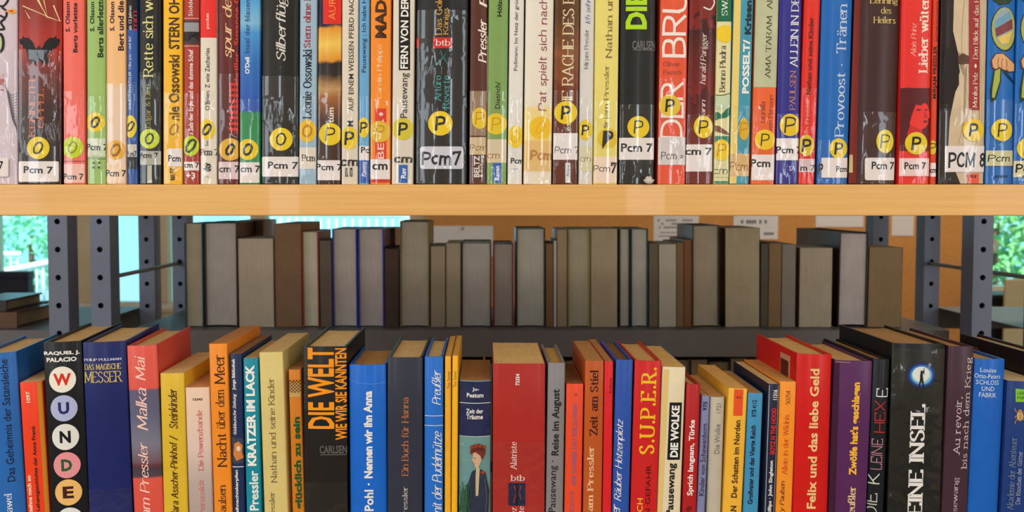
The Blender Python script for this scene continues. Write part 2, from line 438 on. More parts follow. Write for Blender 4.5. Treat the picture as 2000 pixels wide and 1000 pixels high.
# ------------------------------------------------------------------ books
class Book:
    """one book: an Empty with cover, pages and everything printed or stuck on its spine"""
    n = 0
    def __init__(s, x0, x1, yt, x2, x3, yb, Y, zs, depth, label, cover, hard=True, bulge=0.002, group=None, h=None,
                 yaw=0.0, pages=(225, 200, 150), turned=False, roundc=0.0012, name=None, pinset=0.003, film=None, gmat=None, paperdrop=0.0):
        A, B, D, E = P(x0, yt, Y), P(x1, yt, Y), P(x2, yb, Y), P(x3, yb, Y)
        w = ((B - A).length + (E - D).length) / 2 - (0.0014 if abs(yaw) > .05 else 0.0005)
        T, L = (A + B) / 2, (D + E) / 2
        lean = math.atan2(T.x - L.x, T.z - L.z)
        bx = L.x + (zs - L.z) * math.tan(lean)
        lift = abs(math.sin(lean)) * w / 2
        h = h if h else (T.z - zs - lift) / math.cos(lean)
        s.w, s.h, s.d, s.Y = w, h, depth, Y
        s.k = Y / F
        s.hard, s.bulge, s.rc = hard, bulge, min(roundc, w * .2)
        Book.n += 1
        e = bpy.data.objects.new(name or ('hardcover_book' if hard else 'paperback_book'), None)
        e.empty_display_size = 0.02
        C.objects.link(e)
        s.M = Matrix.Translation((bx, Y, zs + lift)) @ Matrix.Rotation(yaw, 4, 'Z') @ Matrix.Rotation(lean, 4, 'Y')
        if turned:
            e.matrix_world = Matrix.Translation((bx, Y + depth, zs + lift)) @ Matrix.Rotation(yaw + PI, 4, 'Z') @ Matrix.Rotation(-lean, 4, 'Y')
        else:
            e.matrix_world = s.M
        s.inv = s.M.inverted()
        tag(e, label, 'book', group)
        s.root = e; s.layer = 0; s.stops_src = gmat
        cm = cover if not isinstance(cover, tuple) else cover_mat(cover)
        if gmat:   # design printed on the cover: colour stops given by photo row
            st = [(s.loc(950, yy)[1] / h, c) for yy, c in gmat[0]]
            cm = grad_mat(st, *gmat[1:])
        s.cm = cm
        s.make_cover(cm)
        s.make_pages(paper_mat(pages), pinset, paperdrop)
        if film: s.film(*film)

    def loc(s, px, py):
        v = s.inv @ P(px, py, s.Y)
        return v.x, v.z

    def prof(s, x):
        w2 = s.w / 2; t = min(1.0, abs(x) / w2)
        y = s.bulge * t * t
        r = s.rc
        if abs(x) > w2 - r:
            q = min(1.0, (abs(x) - (w2 - r)) / r)
            y += r * (1 - math.sqrt(max(0.0, 1 - q * q)))
        return y

    def make_cover(s, m):
        w2, d, h, hard = s.w / 2, s.d, s.h, s.hard
        t = 0.0024 if hard else 0.0006
        t = min(t, s.w * .16)
        xs = [-w2 + s.rc * q for q in (0, .12, .4, 1)] if s.rc > 0 else [-w2]
        n = 8
        mid = [(-w2 + s.rc) + (2 * (w2 - s.rc)) * i / n for i in range(1, n)]
        xs = xs + mid + [-x for x in xs[::-1]]
        outer = [(-w2, d)]
        if hard: outer += [(-w2, .013), (-w2 + .0009, .0085)]
        outer += [(x, s.prof(x)) for x in xs]
        if hard: outer += [(w2 - .0009, .0085), (w2, .013)]
        outer += [(w2, d)]
        k = (w2 - t) / w2
        inner = [(-w2 + t, d)]
        if hard: inner += [(-w2 + t, .013), (-w2 + t + .0009, .0085)]
        inner += [(x * k, s.prof(x) + t) for x in xs]
        if hard: inner += [(w2 - t - .0009, .0085), (w2 - t, .013)]
        inner += [(w2 - t, d)]
        bm = bmesh.new()
        zsub = [0, h * .33, h * .66, h - .0015, h]
        O, I = [], []
        for j, z in enumerate(zsub):
            sh = 0.0004 if j == 4 else 0.0     # the head of the spine turns in slightly
            O.append([bm.verts.new((x * (1 - sh * 8), y + sh, z)) for x, y in outer])
            I.append([bm.verts.new((x, y, z)) for x, y in inner])
        m_ = len(outer)
        for j in range(len(zsub) - 1):
            for i in range(m_ - 1):
                bm.faces.new((O[j][i], O[j][i + 1], O[j + 1][i + 1], O[j + 1][i]))
                bm.faces.new((I[j][i + 1], I[j][i], I[j + 1][i], I[j + 1][i + 1]))
            bm.faces.new((O[j][-1], I[j][-1], I[j + 1][-1], O[j + 1][-1]))
            bm.faces.new((I[j][0], O[j][0], O[j + 1][0], I[j + 1][0]))
        for i in range(m_ - 1):
            bm.faces.new((O[-1][i], O[-1][i + 1], I[-1][i + 1], I[-1][i]))
            bm.faces.new((O[0][i + 1], O[0][i], I[0][i], I[0][i + 1]))
        s.t = t
        bm_obj('cover', bm, m, s.root, 42)

    def make_pages(s, m, inset, drop=0.0):
        w2 = s.w / 2 - s.t - .0002
        ins = inset if s.hard else 0.0003
        z0, z1 = (ins, s.h - ins - drop) if s.hard else (0.0003, s.h - 0.0002 - drop)
        d1 = s.d - (0.004 if s.hard else 0.0004)
        cav = min(.006, s.w * .14) if s.hard else 0.0
        n = 10
        bm = bmesh.new(); ft, fb, bt, bb = [], [], [], []
        rr = random.Random(Book.n)
        for i in range(n + 1):
            x = -w2 + 2 * w2 * i / n
            yf = s.prof(x) + s.t + .0006
            yb = d1 - cav * (1 - (x / w2) ** 2)
            dz = rr.uniform(-.00035, 0) if 0 < i < n else 0
            ft.append(bm.verts.new((x, yf, z1 + dz))); fb.append(bm.verts.new((x, yf, z0)))
            bt.append(bm.verts.new((x, yb, z1 + dz))); bb.append(bm.verts.new((x, yb, z0)))
        for i in range(n):
            bm.faces.new((ft[i], ft[i + 1], bt[i + 1], bt[i])[::1]); bm.faces.new((fb[i + 1], fb[i], bb[i], bb[i + 1]))
            bm.faces.new((fb[i], fb[i + 1], ft[i + 1], ft[i])); bm.faces.new((bb[i + 1], bb[i], bt[i], bt[i + 1]))
        bm.faces.new((fb[0], ft[0], bt[0], bb[0])); bm.faces.new((ft[-1], fb[-1], bb[-1], bt[-1]))
        bmesh.ops.recalc_face_normals(bm, faces=bm.faces)
        bm_obj('pages', bm, m, s.root)

    # --- anything flat on the spine, following its curve
    def decal(s, name, polys, material, parent=None, lift=None, clip=True):
        s.layer += 1
        off = lift if lift else 0.0002 + 0.00007 * s.layer
        bm = bmesh.new()
        for p in polys:
            try: bm.faces.new([bm.verts.new((x, 0, z)) for x, z in p])
            except ValueError: pass
        big = [f for f in bm.faces if len(f.verts) > 4]
        if big: bmesh.ops.triangulate(bm, faces=big)
        w2 = s.w / 2
        if clip:
            for co, no in (((w2 - .0001, 0, 0), (1, 0, 0)), ((-w2 + .0001, 0, 0), (-1, 0, 0)),
                           ((0, 0, s.h - .0008), (0, 0, 1)), ((0, 0, .0006), (0, 0, -1))):
                bmesh.ops.bisect_plane(bm, geom=bm.verts[:] + bm.edges[:] + bm.faces[:], plane_co=co, plane_no=no, clear_outer=True)
        cuts = [w2 * q for q in (-.75, -.5, -.25, 0, .25, .5, .75)] + [-w2 + s.rc, w2 - s.rc, -w2 + s.rc * .3, w2 - s.rc * .3]
        if bm.verts:
            lo = min(v.co.x for v in bm.verts); hi = max(v.co.x for v in bm.verts)
            for cx_ in cuts:
                if lo < cx_ < hi:
                    bmesh.ops.bisect_plane(bm, geom=bm.verts[:] + bm.edges[:] + bm.faces[:], plane_co=(cx_, 0, 0), plane_no=(1, 0, 0))
        pass
        for v in bm.verts: v.co.y = s.prof(v.co.x) - off
        for f in bm.faces:
            f.normal_update()
            if f.normal.y > 0: f.normal_flip()
        if not bm.faces:
            bm.free(); return None
        return bm_obj(name, bm, material, parent or s.root, 60)

    def poly(s, pts, col, name='cover_picture', parent=None, m=None):
        return s.decal(name, [[s.loc(*p) for p in pts]], m or print_mat(col), parent)
    def polys(s, lst, col, name='cover_picture', parent=None, m=None):
        return s.decal(name, [[s.loc(*p) for p in pts] for pts in lst], m or print_mat(col), parent)
    def rect(s, x0, y0, x1, y1, col, name='cover_panel', parent=None, m=None):
        return s.poly([(x0, y1), (x1, y1), (x1, y0), (x0, y0)], col, name, parent, m)
    def band(s, y0, y1, col, name='cover_band', m=None):
        (a, z1), (b, z0) = s.loc(950, y0), s.loc(950, y1)
        w = s.w
        return s.decal(name, [[(-w, z0), (w, z0), (w, z1), (-w, z1)]], m or print_mat(col))
    def ell(s, cx_, cy_, rx, ry, col, name='cover_picture', parent=None, n=20, rot=0):
        pts = []
        for i in range(n):
            a = 2 * PI * i / n
            u, v = rx * math.cos(a), ry * math.sin(a)
            pts.append((cx_ + u * math.cos(rot) - v * math.sin(rot), cy_ + u * math.sin(rot) + v * math.cos(rot)))
        return s.poly(pts, col, name, parent)
    def line(s, pts, wpx, col, name='cover_picture', parent=None, curve=False):
        if curve: pts = catmull(pts, False, 5)
        lo = [s.loc(*p) for p in pts]; w = wpx * s.k
        return s.decal(name, strip(lo, lambda a, b: w), print_mat(col), parent)
    def V(s, txt, xm, y0, y1, hh, col, style='sans', name='title_lettering', parent=None, down=False):
        """text running up the spine; xm its middle, y0..y1 its top and bottom rows, hh its height across"""
        ps = text_polys(txt, style)
        us = [u for p in ps for u, v in p]; vs = [v for p in ps for u, v in p]
        u0, u1, v0, v1 = min(us), max(us), min(vs), max(vs)
        cx_, cz = s.loc(xm, (y0 + y1) / 2)
        L = (y1 - y0) * s.k; H = hh * s.k
        out = []
        for p in ps:
            out.append([(cx_ - ((v - v0) / (v1 - v0) - .5) * H, cz + ((u - u0) / (u1 - u0) - .5) * L) for u, v in p])
        return s.decal(name, out, print_mat(col), parent)
    def H(s, txt, xc, yc, wp, hp, col, style='sans', name='title_lettering', parent=None):
        ps = text_polys(txt, style)
        us = [u for p in ps for u, v in p]; vs = [v for p in ps for u, v in p]
        u0, u1, v0, v1 = min(us), max(us), min(vs), max(vs)
        cx_, cz = s.loc(xc, yc)
        out = [[(cx_ + ((u - u0) / (u1 - u0) - .5) * wp * s.k, cz + ((v - v0) / (v1 - v0) - .5) * hp * s.k) for u, v in p] for p in ps]
        return s.decal(name, out, print_mat(col), parent)
    def dot(s, cx_, cy_, r=21, letter='P', col=(232, 205, 30), ink=(35, 35, 25), rx=None, thick=False, size=1.0):
        d = s.ell(cx_, cy_, rx or r, r, col, 'dot_sticker', n=24)
        if d and letter == 'O':
            a = r * .38 * size; k = random.Random(int(cx_)).uniform(-.2, .3)
            pts = [(cx_ + a * 1.0 * math.cos(t * 2 * PI / 14 + .4) * (1 + .08 * math.sin(t * 3)), cy_ + a * 1.3 * math.sin(t * 2 * PI / 14 + k)) for t in range(16)]
            lo = [s.loc(*p) for p in pts]; w = (4.8 if thick else 3.6) * s.k
            s.decal('sticker_letter', strip(lo, lambda a_, b_: w), print_mat(ink), d)
        elif d:
            s.H(letter, cx_, cy_, r * .88 * size, r * 1.2 * size, ink, 'handb' if thick else 'hand', 'sticker_letter', d)
        return d
    def lab(s, x0, y0, x1, y1, txt=None, tx0=0, tx1=0, ty0=0, ty1=0, style='sansb', ink=(25, 25, 28), col=(232, 224, 226), r=3):
        pts = []
        for cx_, cy_, a0 in ((x1 - r, y0 + r, -90), (x1 - r, y1 - r, 0), (x0 + r, y1 - r, 90), (x0 + r, y0 + r, 180)):
            for q in (0, 45, 90):
                a = math.radians(a0 + q); pts.append((cx_ + r * math.cos(a), cy_ + r * math.sin(a)))
        d = s.poly(pts, col, 'call_label')
        if txt and d:
            s.H(txt, (tx0 + tx1) / 2, (ty0 + ty1) / 2, tx1 - tx0, ty1 - ty0, ink, style, 'label_lettering', d)
        return d
    def film(s, y0, y1=400, x0=None):
        z1 = min(s.loc(950, y0)[1], s.h - .001); z0 = max(s.loc(950, y1)[1], .0006)
        xa = s.loc(x0, y1)[0] if x0 else -s.w
        keep = s.layer
        s.decal('protective_film', [[(xa, z0), (s.w, z0), (s.w, z1), (xa, z1)]], film_mat(), lift=.0015)
        s.layer = keep

# ------------------------------------------------------------------ room
FLOOR, CEIL = 0.0, 2.75
XL, XR, YF, YB = -3.2, 3.4, -2.5, 4.2
wallm = mat('wall_plaster', (222, 204, 172), 0.8, 0.05, 20.0)
floorm = mat('floor_linoleum', (120, 112, 104), 0.5, 0.12, 14.0)
tag(box_obj('floor', XL - .1, XR + .1, YF - .1, YB + .1, FLOOR - .1, FLOOR, floorm), kind='structure')
tag(box_obj('ceiling', XL - .1, XR + .1, YF - .1, YB + .1, CEIL, CEIL + .1, mat('ceiling_paint', (232, 228, 220), 0.85, 0.03, 20.0)), kind='structure')
tag(box_obj('wall_left', XL - .1, XL, YF, YB, FLOOR, CEIL, wallm), kind='structure')
tag(box_obj('wall_right', XR, XR + .1, YF, YB, FLOOR, CEIL, wallm), kind='structure')
tag(box_obj('wall_front', XL - .1, XR + .1, YF - .1, YF, FLOOR, CEIL, wallm), kind='structure')
def X4(px, Y=YB): return (px - 950) / F * Y
def Z4(py, Y=YB): return EYE - (py - 390) / F * Y
bm = bmesh.new()
WX0, WX1, WZ0, WZ1 = X4(-330), X4(800), Z4(605), 2.3       # left window band
VX0, VX1, VZ0 = X4(1912), X4(2260), Z4(574)                # right window
box(bm, XL - .1, WX0, YB, YB + .14, FLOOR, CEIL)
box(bm, WX0, WX1, YB, YB + .14, FLOOR, WZ0)
box(bm, WX0, WX1, YB, YB + .14, WZ1, CEIL)
box(bm, WX1, VX0, YB, YB + .14, FLOOR, CEIL)
box(bm, VX0, VX1, YB, YB + .14, FLOOR, VZ0)
box(bm, VX0, VX1, YB, YB + .14, WZ1, CEIL)
box(bm, VX1, XR + .1, YB, YB + .14, FLOOR, CEIL)
tag(bm_obj('wall_back', bm, wallm), kind='structure')
framem = mat('window_frame_paint', (235, 232, 222), 0.5, 0.03, 20.0)
gm = glass_mat()
def window(name, x0, x1, z0, z1, mull, sillz):
    bm = bmesh.new()
    box(bm, x0, x1, YB + .04, YB + .10, z0, z0 + .03); box(bm, x0, x1, YB + .04, YB + .10, z1 - .04, z1)
    w = tag(bm_obj(name, bm, framem), kind='structure')
    for a, b in mull:
        box_obj('window_mullion', a, b, YB + .02, YB + .11, z0 + .03, z1 - .04, wallm, w, .003)
    edges = [x0] + [q for m_ in mull for q in m_] + [x1]
    for i in range(0, len(edges), 2):
        if edges[i + 1] - edges[i] > .02:
            box_obj('pane', edges[i], edges[i + 1], YB + .068, YB + .072, z0 + .03, z1 - .04, gm, w)
    return w
window('window_1', WX0, WX1, WZ0, WZ1, [(X4(-200), X4(-176)), (X4(-40), X4(-18)), (X4(143), X4(186)), (X4(300), X4(322)), (X4(486), X4(516))], 0)
window('window_2', VX0, VX1, VZ0, WZ1, [(X4(2060), X4(2090))], 0)
ledge = box_obj('trim_1', XL, WX1 + .1, YB - .36, YB - .0005, WZ0 - .045, WZ0 - .012, mat('oak_window_ledge', (186, 140, 84), 0.5, 0.15, 18.0, stretch=(1, 8, 8)), None, .004)
tag(ledge, kind='structure')

# outside: terrace, railing, hedge and trees
terr = tag(box_obj('terrace', -9, 11, YB + .15, 16, FLOOR - .12, FLOOR - .02, mat('pale_paving', (112, 138, 142), 0.8, 0.08, 6.0)), kind='structure')
whitem = mat('white_painted_metal', (240, 246, 248), 0.4, 0.02, 30.0)
def railing(name, x0, z0, x1, z1, Y, r, label, base, n):
    e = bpy.data.objects.new(name, None); C.objects.link(e); e.location = ((x0 + x1) / 2, Y, base)
    tag(e, label, 'railing', 'white terrace railings')
    def part(nm, a, b, rad):
        bm = bmesh.new(); tube(bm, a, b, rad, 10); o = bm_obj(nm, bm, whitem, None, 40)
        o.parent = e; o.matrix_parent_inverse = Matrix.Translation(-e.location)
    part('top_rail', (x0, Y, z0), (x1, Y, z1), r)
    part('bottom_rail', (x0, Y, base + .10), (x1, Y, base + .10), r * .7)
    for i in range(n):
        t = (i + .5) / n; x = x0 + (x1 - x0) * t
        part('baluster', (x, Y, base), (x, Y, z0 + (z1 - z0) * t), r * .42)
def XZ(px, py, Y): return (px - 950) / F * Y, EYE - (py - 390) / F * Y
a, b = XZ(-260, 580, 5.6), XZ(180, 497, 5.6)
railing('terrace_railing', a[0], a[1], b[0], b[1], 5.6, .020, 'near white sloping rail seen through the leftmost window', FLOOR - .02, 34)
a, b = XZ(-260, 498, 6.6), XZ(40, 496, 6.6)
railing('terrace_railing', a[0], a[1], b[0], b[1], 6.6, .018, 'white level rail end behind the sloping one, left window', FLOOR - .02, 22)
a, b = XZ(525, 418, 7.2), XZ(900, 421, 7.2)
railing('terrace_railing', a[0], a[1], b[0], b[1], 7.2, .022, 'white balustrade behind the rear books under the wooden shelf', FLOOR - .02, 24)

leafm = [mat('foliage', c, 0.6, 0.35, 9.0) for c in ((112, 176, 104), (140, 210, 165), (150, 190, 110))]
def bush(name, cx_, cy_, z0, z1, rx, n, label, ti, cat='tree', trunk=True):
    rr = random.Random(int(cx_ * 100) + n)
    e = bpy.data.objects.new(name, None); C.objects.link(e); e.location = (cx_, cy_, FLOOR - .02)
    tag(e, label, cat, 'trees outside the windows')
    if trunk:
        bm = bmesh.new(); tube(bm, (0, 0, 0), (0, 0, z0 + (z1 - z0) * .6), .03, 8)
        bm_obj('trunk', bm, mat('bark', (110, 85, 60), 0.9, 0.3, 30.0), e, 60)
    bm = bmesh.new()
    for _ in range(n):
        while True:
            p = Vector((rr.uniform(-1, 1), rr.uniform(-1, 1), rr.uniform(-1, 1)))
            if .35 < p.length < 1: break
        p = Vector((p.x * rx, p.y * rx * .7, (z0 + z1) / 2 + p.z * (z1 - z0) / 2))
        s = rr.uniform(.035, .07)
        R = Matrix.Rotation(rr.uniform(0, 6.28), 3, Vector((rr.uniform(-1, 1), rr.uniform(-1, 1), rr.uniform(-1, 1))).normalized())
        vs = [bm.verts.new(p + R @ Vector(q) * s) for q in ((-1, 0, 0), (0, -.45, .12), (1, 0, 0), (0, .45, .12))]
        bm.faces.new(vs)
    tag(bm_obj('foliage', bm, leafm[ti], e), kind='stuff')
bush('leafy_tree', X4(60, 9.5), 9.5, .3, 1.35, .6, 900, 'bright green tree seen through the leftmost window pane', 1)
bush('leafy_tree', X4(-330, 10.6), 10.6, .4, 2.6, .8, 1800, 'tree just left of the frame outside the left window', 1)
bush('leafy_tree', X4(1945, 7.5), 7.5, .2, 1.75, .62, 1200, 'green sunlit tree behind the right-hand window', 0)
bush('leafy_tree', X4(2080, 8.5), 8.5, .2, 2.4, .7, 1800, 'second green tree further right outside the right window', 2)

# pinboard with notices on the far wall
corkm = mat('cork', (216, 152, 84), 0.9, 0.16, 90.0, bump=.3)
pb = bpy.data.objects.new('pinboard', None); C.objects.link(pb)
PX0, PX1 = X4(838), X4(1886); PZ1 = Z4(427)
pb.location = ((PX0 + PX1) / 2, YB - .01, .55)
tag(pb, 'large orange-brown cork pinboard on the far wall behind the rear books', 'pinboard')
def wpart(nm, x0, x1, y0, y1, z0, z1, m, par):
    o = box_obj(nm, x0, x1, y0, y1, z0, z1, m); o.parent = par
    o.matrix_parent_inverse = Matrix.Translation(-par.location); return o
wpart('cork_sheet', PX0, PX1, YB - .018, YB - .001, .55, 1.75, corkm, pb)
wpart('board_frame', PX0 - .02, PX0, YB - .022, YB - .001, .55, 1.77, mat('beech_frame', (205, 160, 100), .5, .1, 20.0), pb)
def notice(x0, y0, x1, y1, label, lines, big=None):
    xa, xb, za, zb = X4(x0), X4(x1), Z4(y1), Z4(y0)
    o = box_obj('paper_notice', xa, xb, YB - .0205, YB - .0195, za, zb, mat('white_paper', (236, 232, 236), .7, .02, 10.0))
    tag(o, label, 'notice', 'white notices on the pinboard')
    inkm = print_mat((70, 70, 80))
    bm = bmesh.new()
    for (ly, l0, l1, lw) in lines:
        n = int((l1 - l0) / 5); rr = random.Random(int(ly))
        for i in range(n):
            if rr.random() < .2: continue
            px = l0 + (l1 - l0) * i / n
            box(bm, X4(px), X4(px + 3.6), YB - .0211, YB - .0206, Z4(ly + lw / 2), Z4(ly - lw / 2))
    if bm.faces: bm_obj('notice_lettering', bm, inkm, o)
    else: bm.free()
    pin = bmesh.new(); tube(pin, ((xa + xb) / 2, YB - .03, zb - .012), ((xa + xb) / 2, YB - .0206, zb - .012), .005, 8)
    bm_obj('drawing_pin', pin, print_mat((90, 80, 60)), o)
notice(845, 441, 963, 500, 'blank white sheet pinned above the low grey page blocks', [])
notice(1275, 380, 1363, 474, 'white notice with faint lines of print, left of the tallest grey book', [(430, 1283, 1352, 3), (437, 1290, 1350, 3), (444, 1285, 1355, 3), (454, 1288, 1340, 2), (461, 1286, 1350, 2)])
notice(1430, 380, 1517, 467, 'white notice with a bold heading, above the ragged grey book', [(433, 1440, 1496, 7), (456, 1490, 1510, 5), (460, 1440, 1480, 3)])
notice(1590, 380, 1683, 443, 'white notice partly hidden behind the tall black book', [])
notice(1738, 380, 1781, 460, 'white notice between the two slim rear posts', [])

# ------------------------------------------------------------------ metal racking behind
steel = mat('grey_blue_steel', (108, 118, 144), 0.42, 0.06, 25.0, metal=0.0)
steel2 = mat('grey_steel_tray', (92, 90, 94), 0.45, 0.08, 25.0)
Y1, Y2 = 1.59, 2.005
def XA(px): return (px - 950) / F * Y1
PW, PD = .0350, .040
def perforated_post(e, x0, Yp, left, nm='post'):
    """channel post: a face plate pierced by round holes every 50 mm and two side plates"""
    bm = bmesh.new()
    x1 = x0 + PW; z = 0.02; pitch = .05; r = .0052; n = 16
    off = EYE - (432.5 - 390) / F * Y1           # one hole row as in the photo
    k0 = off - math.floor(off / pitch) * pitch
    cx_ = x0 + (PW * .48 if left else PW * .50)
    sq = []
    zc = k0
    zs = []
    while zc + pitch / 2 < 2.2:
        if zc - pitch / 2 > 0: zs.append(zc)
        zc += pitch
    for zc in zs:
        a, b = zc - pitch / 2, zc + pitch / 2
        ring = [(cx_ + r * math.cos(2 * PI * i / n + PI / n), zc + r * math.sin(2 * PI * i / n + PI / n)) for i in range(n)]
        per = []
        for i in range(n):
            t = 2 * PI * i / n + PI / n
            c, s = math.cos(t), math.sin(t)
            m_ = max(abs(c), abs(s))
            u, v = c / m_, s / m_
            per.append((cx_ + (u * (x1 - cx_) if u > 0 else u * (cx_ - x0)), zc + v * pitch / 2))
        R = [bm.verts.new((p[0], Yp, p[1])) for p in ring]; Q = [bm.verts.new((p[0], Yp, p[1])) for p in per]
        Rb = [bm.verts.new((p[0], Yp + .003, p[1])) for p in ring]
        for i in range(n):
            j = (i + 1) % n
            bm.faces.new((R[i], R[j], Q[j], Q[i])); bm.faces.new((R[j], R[i], Rb[i], Rb[j]))
        # square corners
        for sx, sz in ((1, 1), (-1, 1), (-1, -1), (1, -1)):
            cxr = x1 if sx > 0 else x0; czr = zc + sz * pitch / 2
            i1 = min(range(n), key=lambda i: (per[i][0] - cxr) ** 2 + (per[i][1] - czr) ** 2)
            cand = sorted(range(n), key=lambda i: (per[i][0] - cxr) ** 2 + (per[i][1] - czr) ** 2)[:2]
            c = bm.verts.new((cxr, Yp, czr))
            if (per[cand[0]][0] - cxr) ** 2 + (per[cand[0]][1] - czr) ** 2 > 1e-12:
                bm.faces.new((c, Q[cand[0]], Q[cand[1]]))
    zt, zb = zs[-1] + pitch / 2, zs[0] - pitch / 2
    box(bm, x0, x0 + .002, Yp + .0004, Yp + PD, zb, zt); box(bm, x1 - .002, x1, Yp + .0004, Yp + PD, zb, zt)
    box(bm, x0 + .002, x1 - .002, Yp + PD - .002, Yp + PD, zb, zt)
    box(bm, x0 - .004, x1 + .004, Yp - .002, Yp + PD + .004, 0.001, zb)
    bmesh.ops.remove_doubles(bm, verts=bm.verts, dist=1e-6)
    bmesh.ops.recalc_face_normals(bm, faces=bm.faces)
    o = bm_obj(nm, bm, steel); o.parent = e; o.matrix_parent_inverse = e.matrix_world.inverted()
    return o

SHZ = Z4(640.5, 1.70)         # top of the visible steel shelf
def rack(x_l, x_r, label, levels, rods):
    e = bpy.data.objects.new('steel_rack', None); C.objects.link(e)
    e.location = ((x_l + x_r) / 2, Y1, 0); e.matrix_world = Matrix.Translation(e.location)
    tag(e, label, 'shelving', 'grey steel racks behind the front bookcase')
    def part(nm, bm, m, sm=None):
        o = bm_obj(nm, bm, m, None, sm); o.parent = e; o.matrix_parent_inverse = e.matrix_world.inverted(); return o
    for rod, x in ((rods[0], x_l), (rods[1], x_r - PW)):
        if True:
            perforated_post(e, x, Y1, x == x_l); perforated_post(e, x, Y2, x == x_l)
            for rz in ((Z4(547, Y1), .25, 1.95) if rod else (.22, 2.0)):
                bm = bmesh.new(); tube(bm, (x + PW * .35, Y1 + PD + .0005, rz), (x + PW * .35, Y2 - .0005, rz), .0042, 10)
                part('brace_rod', bm, mat('rod_steel', (120, 118, 112), .4, .05, 30.0), 50)
    a, b = x_l + PW + .002, x_r - PW - .002
    for z in levels:  # levels include one unseen tray added only to cast shade
        bm = bmesh.new()
        box(bm, a, b, 1.665, 2.03, z - .002, z, 0)
        box(bm, a, b, 1.6625, 1.6648, z - .050, z, .0006)
        box(bm, a, b, 1.6650, 1.680, z - .050, z - .048)
        box(bm, a, b, 2.0302, 2.032, z - .050, z)
        part('shelf_tray', bm, steel2)
    return e
LV = [SHZ - .72, SHZ - .30, SHZ]
LV0 = [SHZ - .62, SHZ - .268, SHZ]
XB, XC = XA(175), XA(1941.5)
rack(XB, XC, 'centre steel rack of perforated posts carrying the rear books', LV0 + [SHZ + .315, SHZ + .66], (1, 0))  # tray right above the rear books is unseen, added to shade them
rack(XB - .040 - 1.3, XA(92) + PW, 'left steel rack whose perforated post stands at the far left', LV0 + [SHZ + .315, SHZ + .66], (0, 0))
rack(XA(2030.5), XA(2030.5) + 1.3, 'right steel rack standing at the right edge beyond the wide post', LV0 + [SHZ + .315, SHZ + .66], (1, 0))

# ------------------------------------------------------------------ front bookcase
def wood_mat():
    m, t, b = nt('beech_wood')
    tc = N(t, 'ShaderNodeTexCoord'); mp = N(t, 'ShaderNodeMapping'); mp.inputs['Scale'].default_value = (6, 60, 230)
    t.links.new(tc.outputs['Object'], mp.inputs[0])
    nz = N(t, 'ShaderNodeTexNoise', i_Scale=1.0, i_Detail=6.0, i_Roughness=.6); t.links.new(mp.outputs[0], nz.inputs['Vector'])
    mp2 = N(t, 'ShaderNodeMapping'); mp2.inputs['Scale'].default_value = (1.6, 3, 5)
    t.links.new(tc.outputs['Object'], mp2.inputs[0])
    n2 = N(t, 'ShaderNodeTexNoise', i_Scale=1.2, i_Detail=2.0); t.links.new(mp2.outputs[0], n2.inputs['Vector'])
    r = N(t, 'ShaderNodeValToRGB'); e = r.color_ramp.elements
    e[0].position = .3; e[0].color = lin((212, 158, 84)); e[1].position = .72; e[1].color = lin((238, 188, 112))
    ad = N(t, 'ShaderNodeMath', operation='MULTIPLY_ADD'); ad.inputs[1].default_value = .45
    s = N(t, 'ShaderNodeMath', operation='MULTIPLY'); s.inputs[1].default_value = .55
    t.links.new(nz.outputs[0], s.inputs[0]); t.links.new(n2.outputs[0], ad.inputs[0]); t.links.new(s.outputs[0], ad.inputs[2])
    t.links.new(ad.outputs[0], r.inputs[0]); t.links.new(r.outputs[0], b.inputs['Base Color'])
    b.inputs['Roughness'].default_value = .42; b.inputs['Coat Weight'].default_value = .15
    return m
woodm = wood_mat()
YS = 0.90
SZ1, SZ0 = Z4(360.3, YS), Z4(421.5, YS)
LZ = EYE - .372
bc = bpy.data.objects.new('bookcase', None); C.objects.link(bc)
tag(bc, 'beech bookcase in front whose thick shelf edge crosses the whole picture', 'bookcase')
bc.location = (0.02, YS, 0); bc.matrix_world = Matrix.Translation(bc.location)
def bcp(nm, *a, bevel=.0012):
    o = box_obj(nm, *a, woodm, None, bevel); o.parent = bc; o.matrix_parent_inverse = bc.matrix_world.inverted(); return o
bcp('shelf_board', -.78, .82, YS, 1.17, SZ0, SZ1)
bcp('shelf_board', -.78, .82, YS, 1.17, LZ - .03, LZ)
bcp('shelf_board', -.78, .82, YS, 1.17, LZ - .42, LZ - .39)
bcp('shelf_board', -.78, .82, YS, 1.17, .06, .09)
bcp('side_panel', -.806, -.781, YS, 1.17, 0.0, 1.72)
bcp('side_panel', .821, .846, YS, 1.17, 0.0, 1.72)

GU = 'books on the upper wooden shelf'
YU = YS + .004
YEL, LIM, ORA = (234, 204, 24), (196, 214, 26), (226, 176, 52)
BLK = (24, 23, 26)
_j = random.Random(3)
def U(x0, x1, x2, x3, label, cover, hard=False, h=None, film=None, dy=None, **kw):
    dy = _j.uniform(0, .003) if dy is None else dy
    hh = h or _j.uniform(.207, .228)
    b = Book(x0, x1, 0, x2, x3, 355, YU + dy, SZ1 + .0002, _j.uniform(.125, .15) if hard else _j.uniform(.115, .13), label, cover, hard,
             kw.pop('bulge', .0022 if hard else .0009), GU, hh, **kw)
    b.film_at = film
    return b
def fin(b):
    if b.film_at: b.film(b.film_at)
PCM = 'Pcm 7'

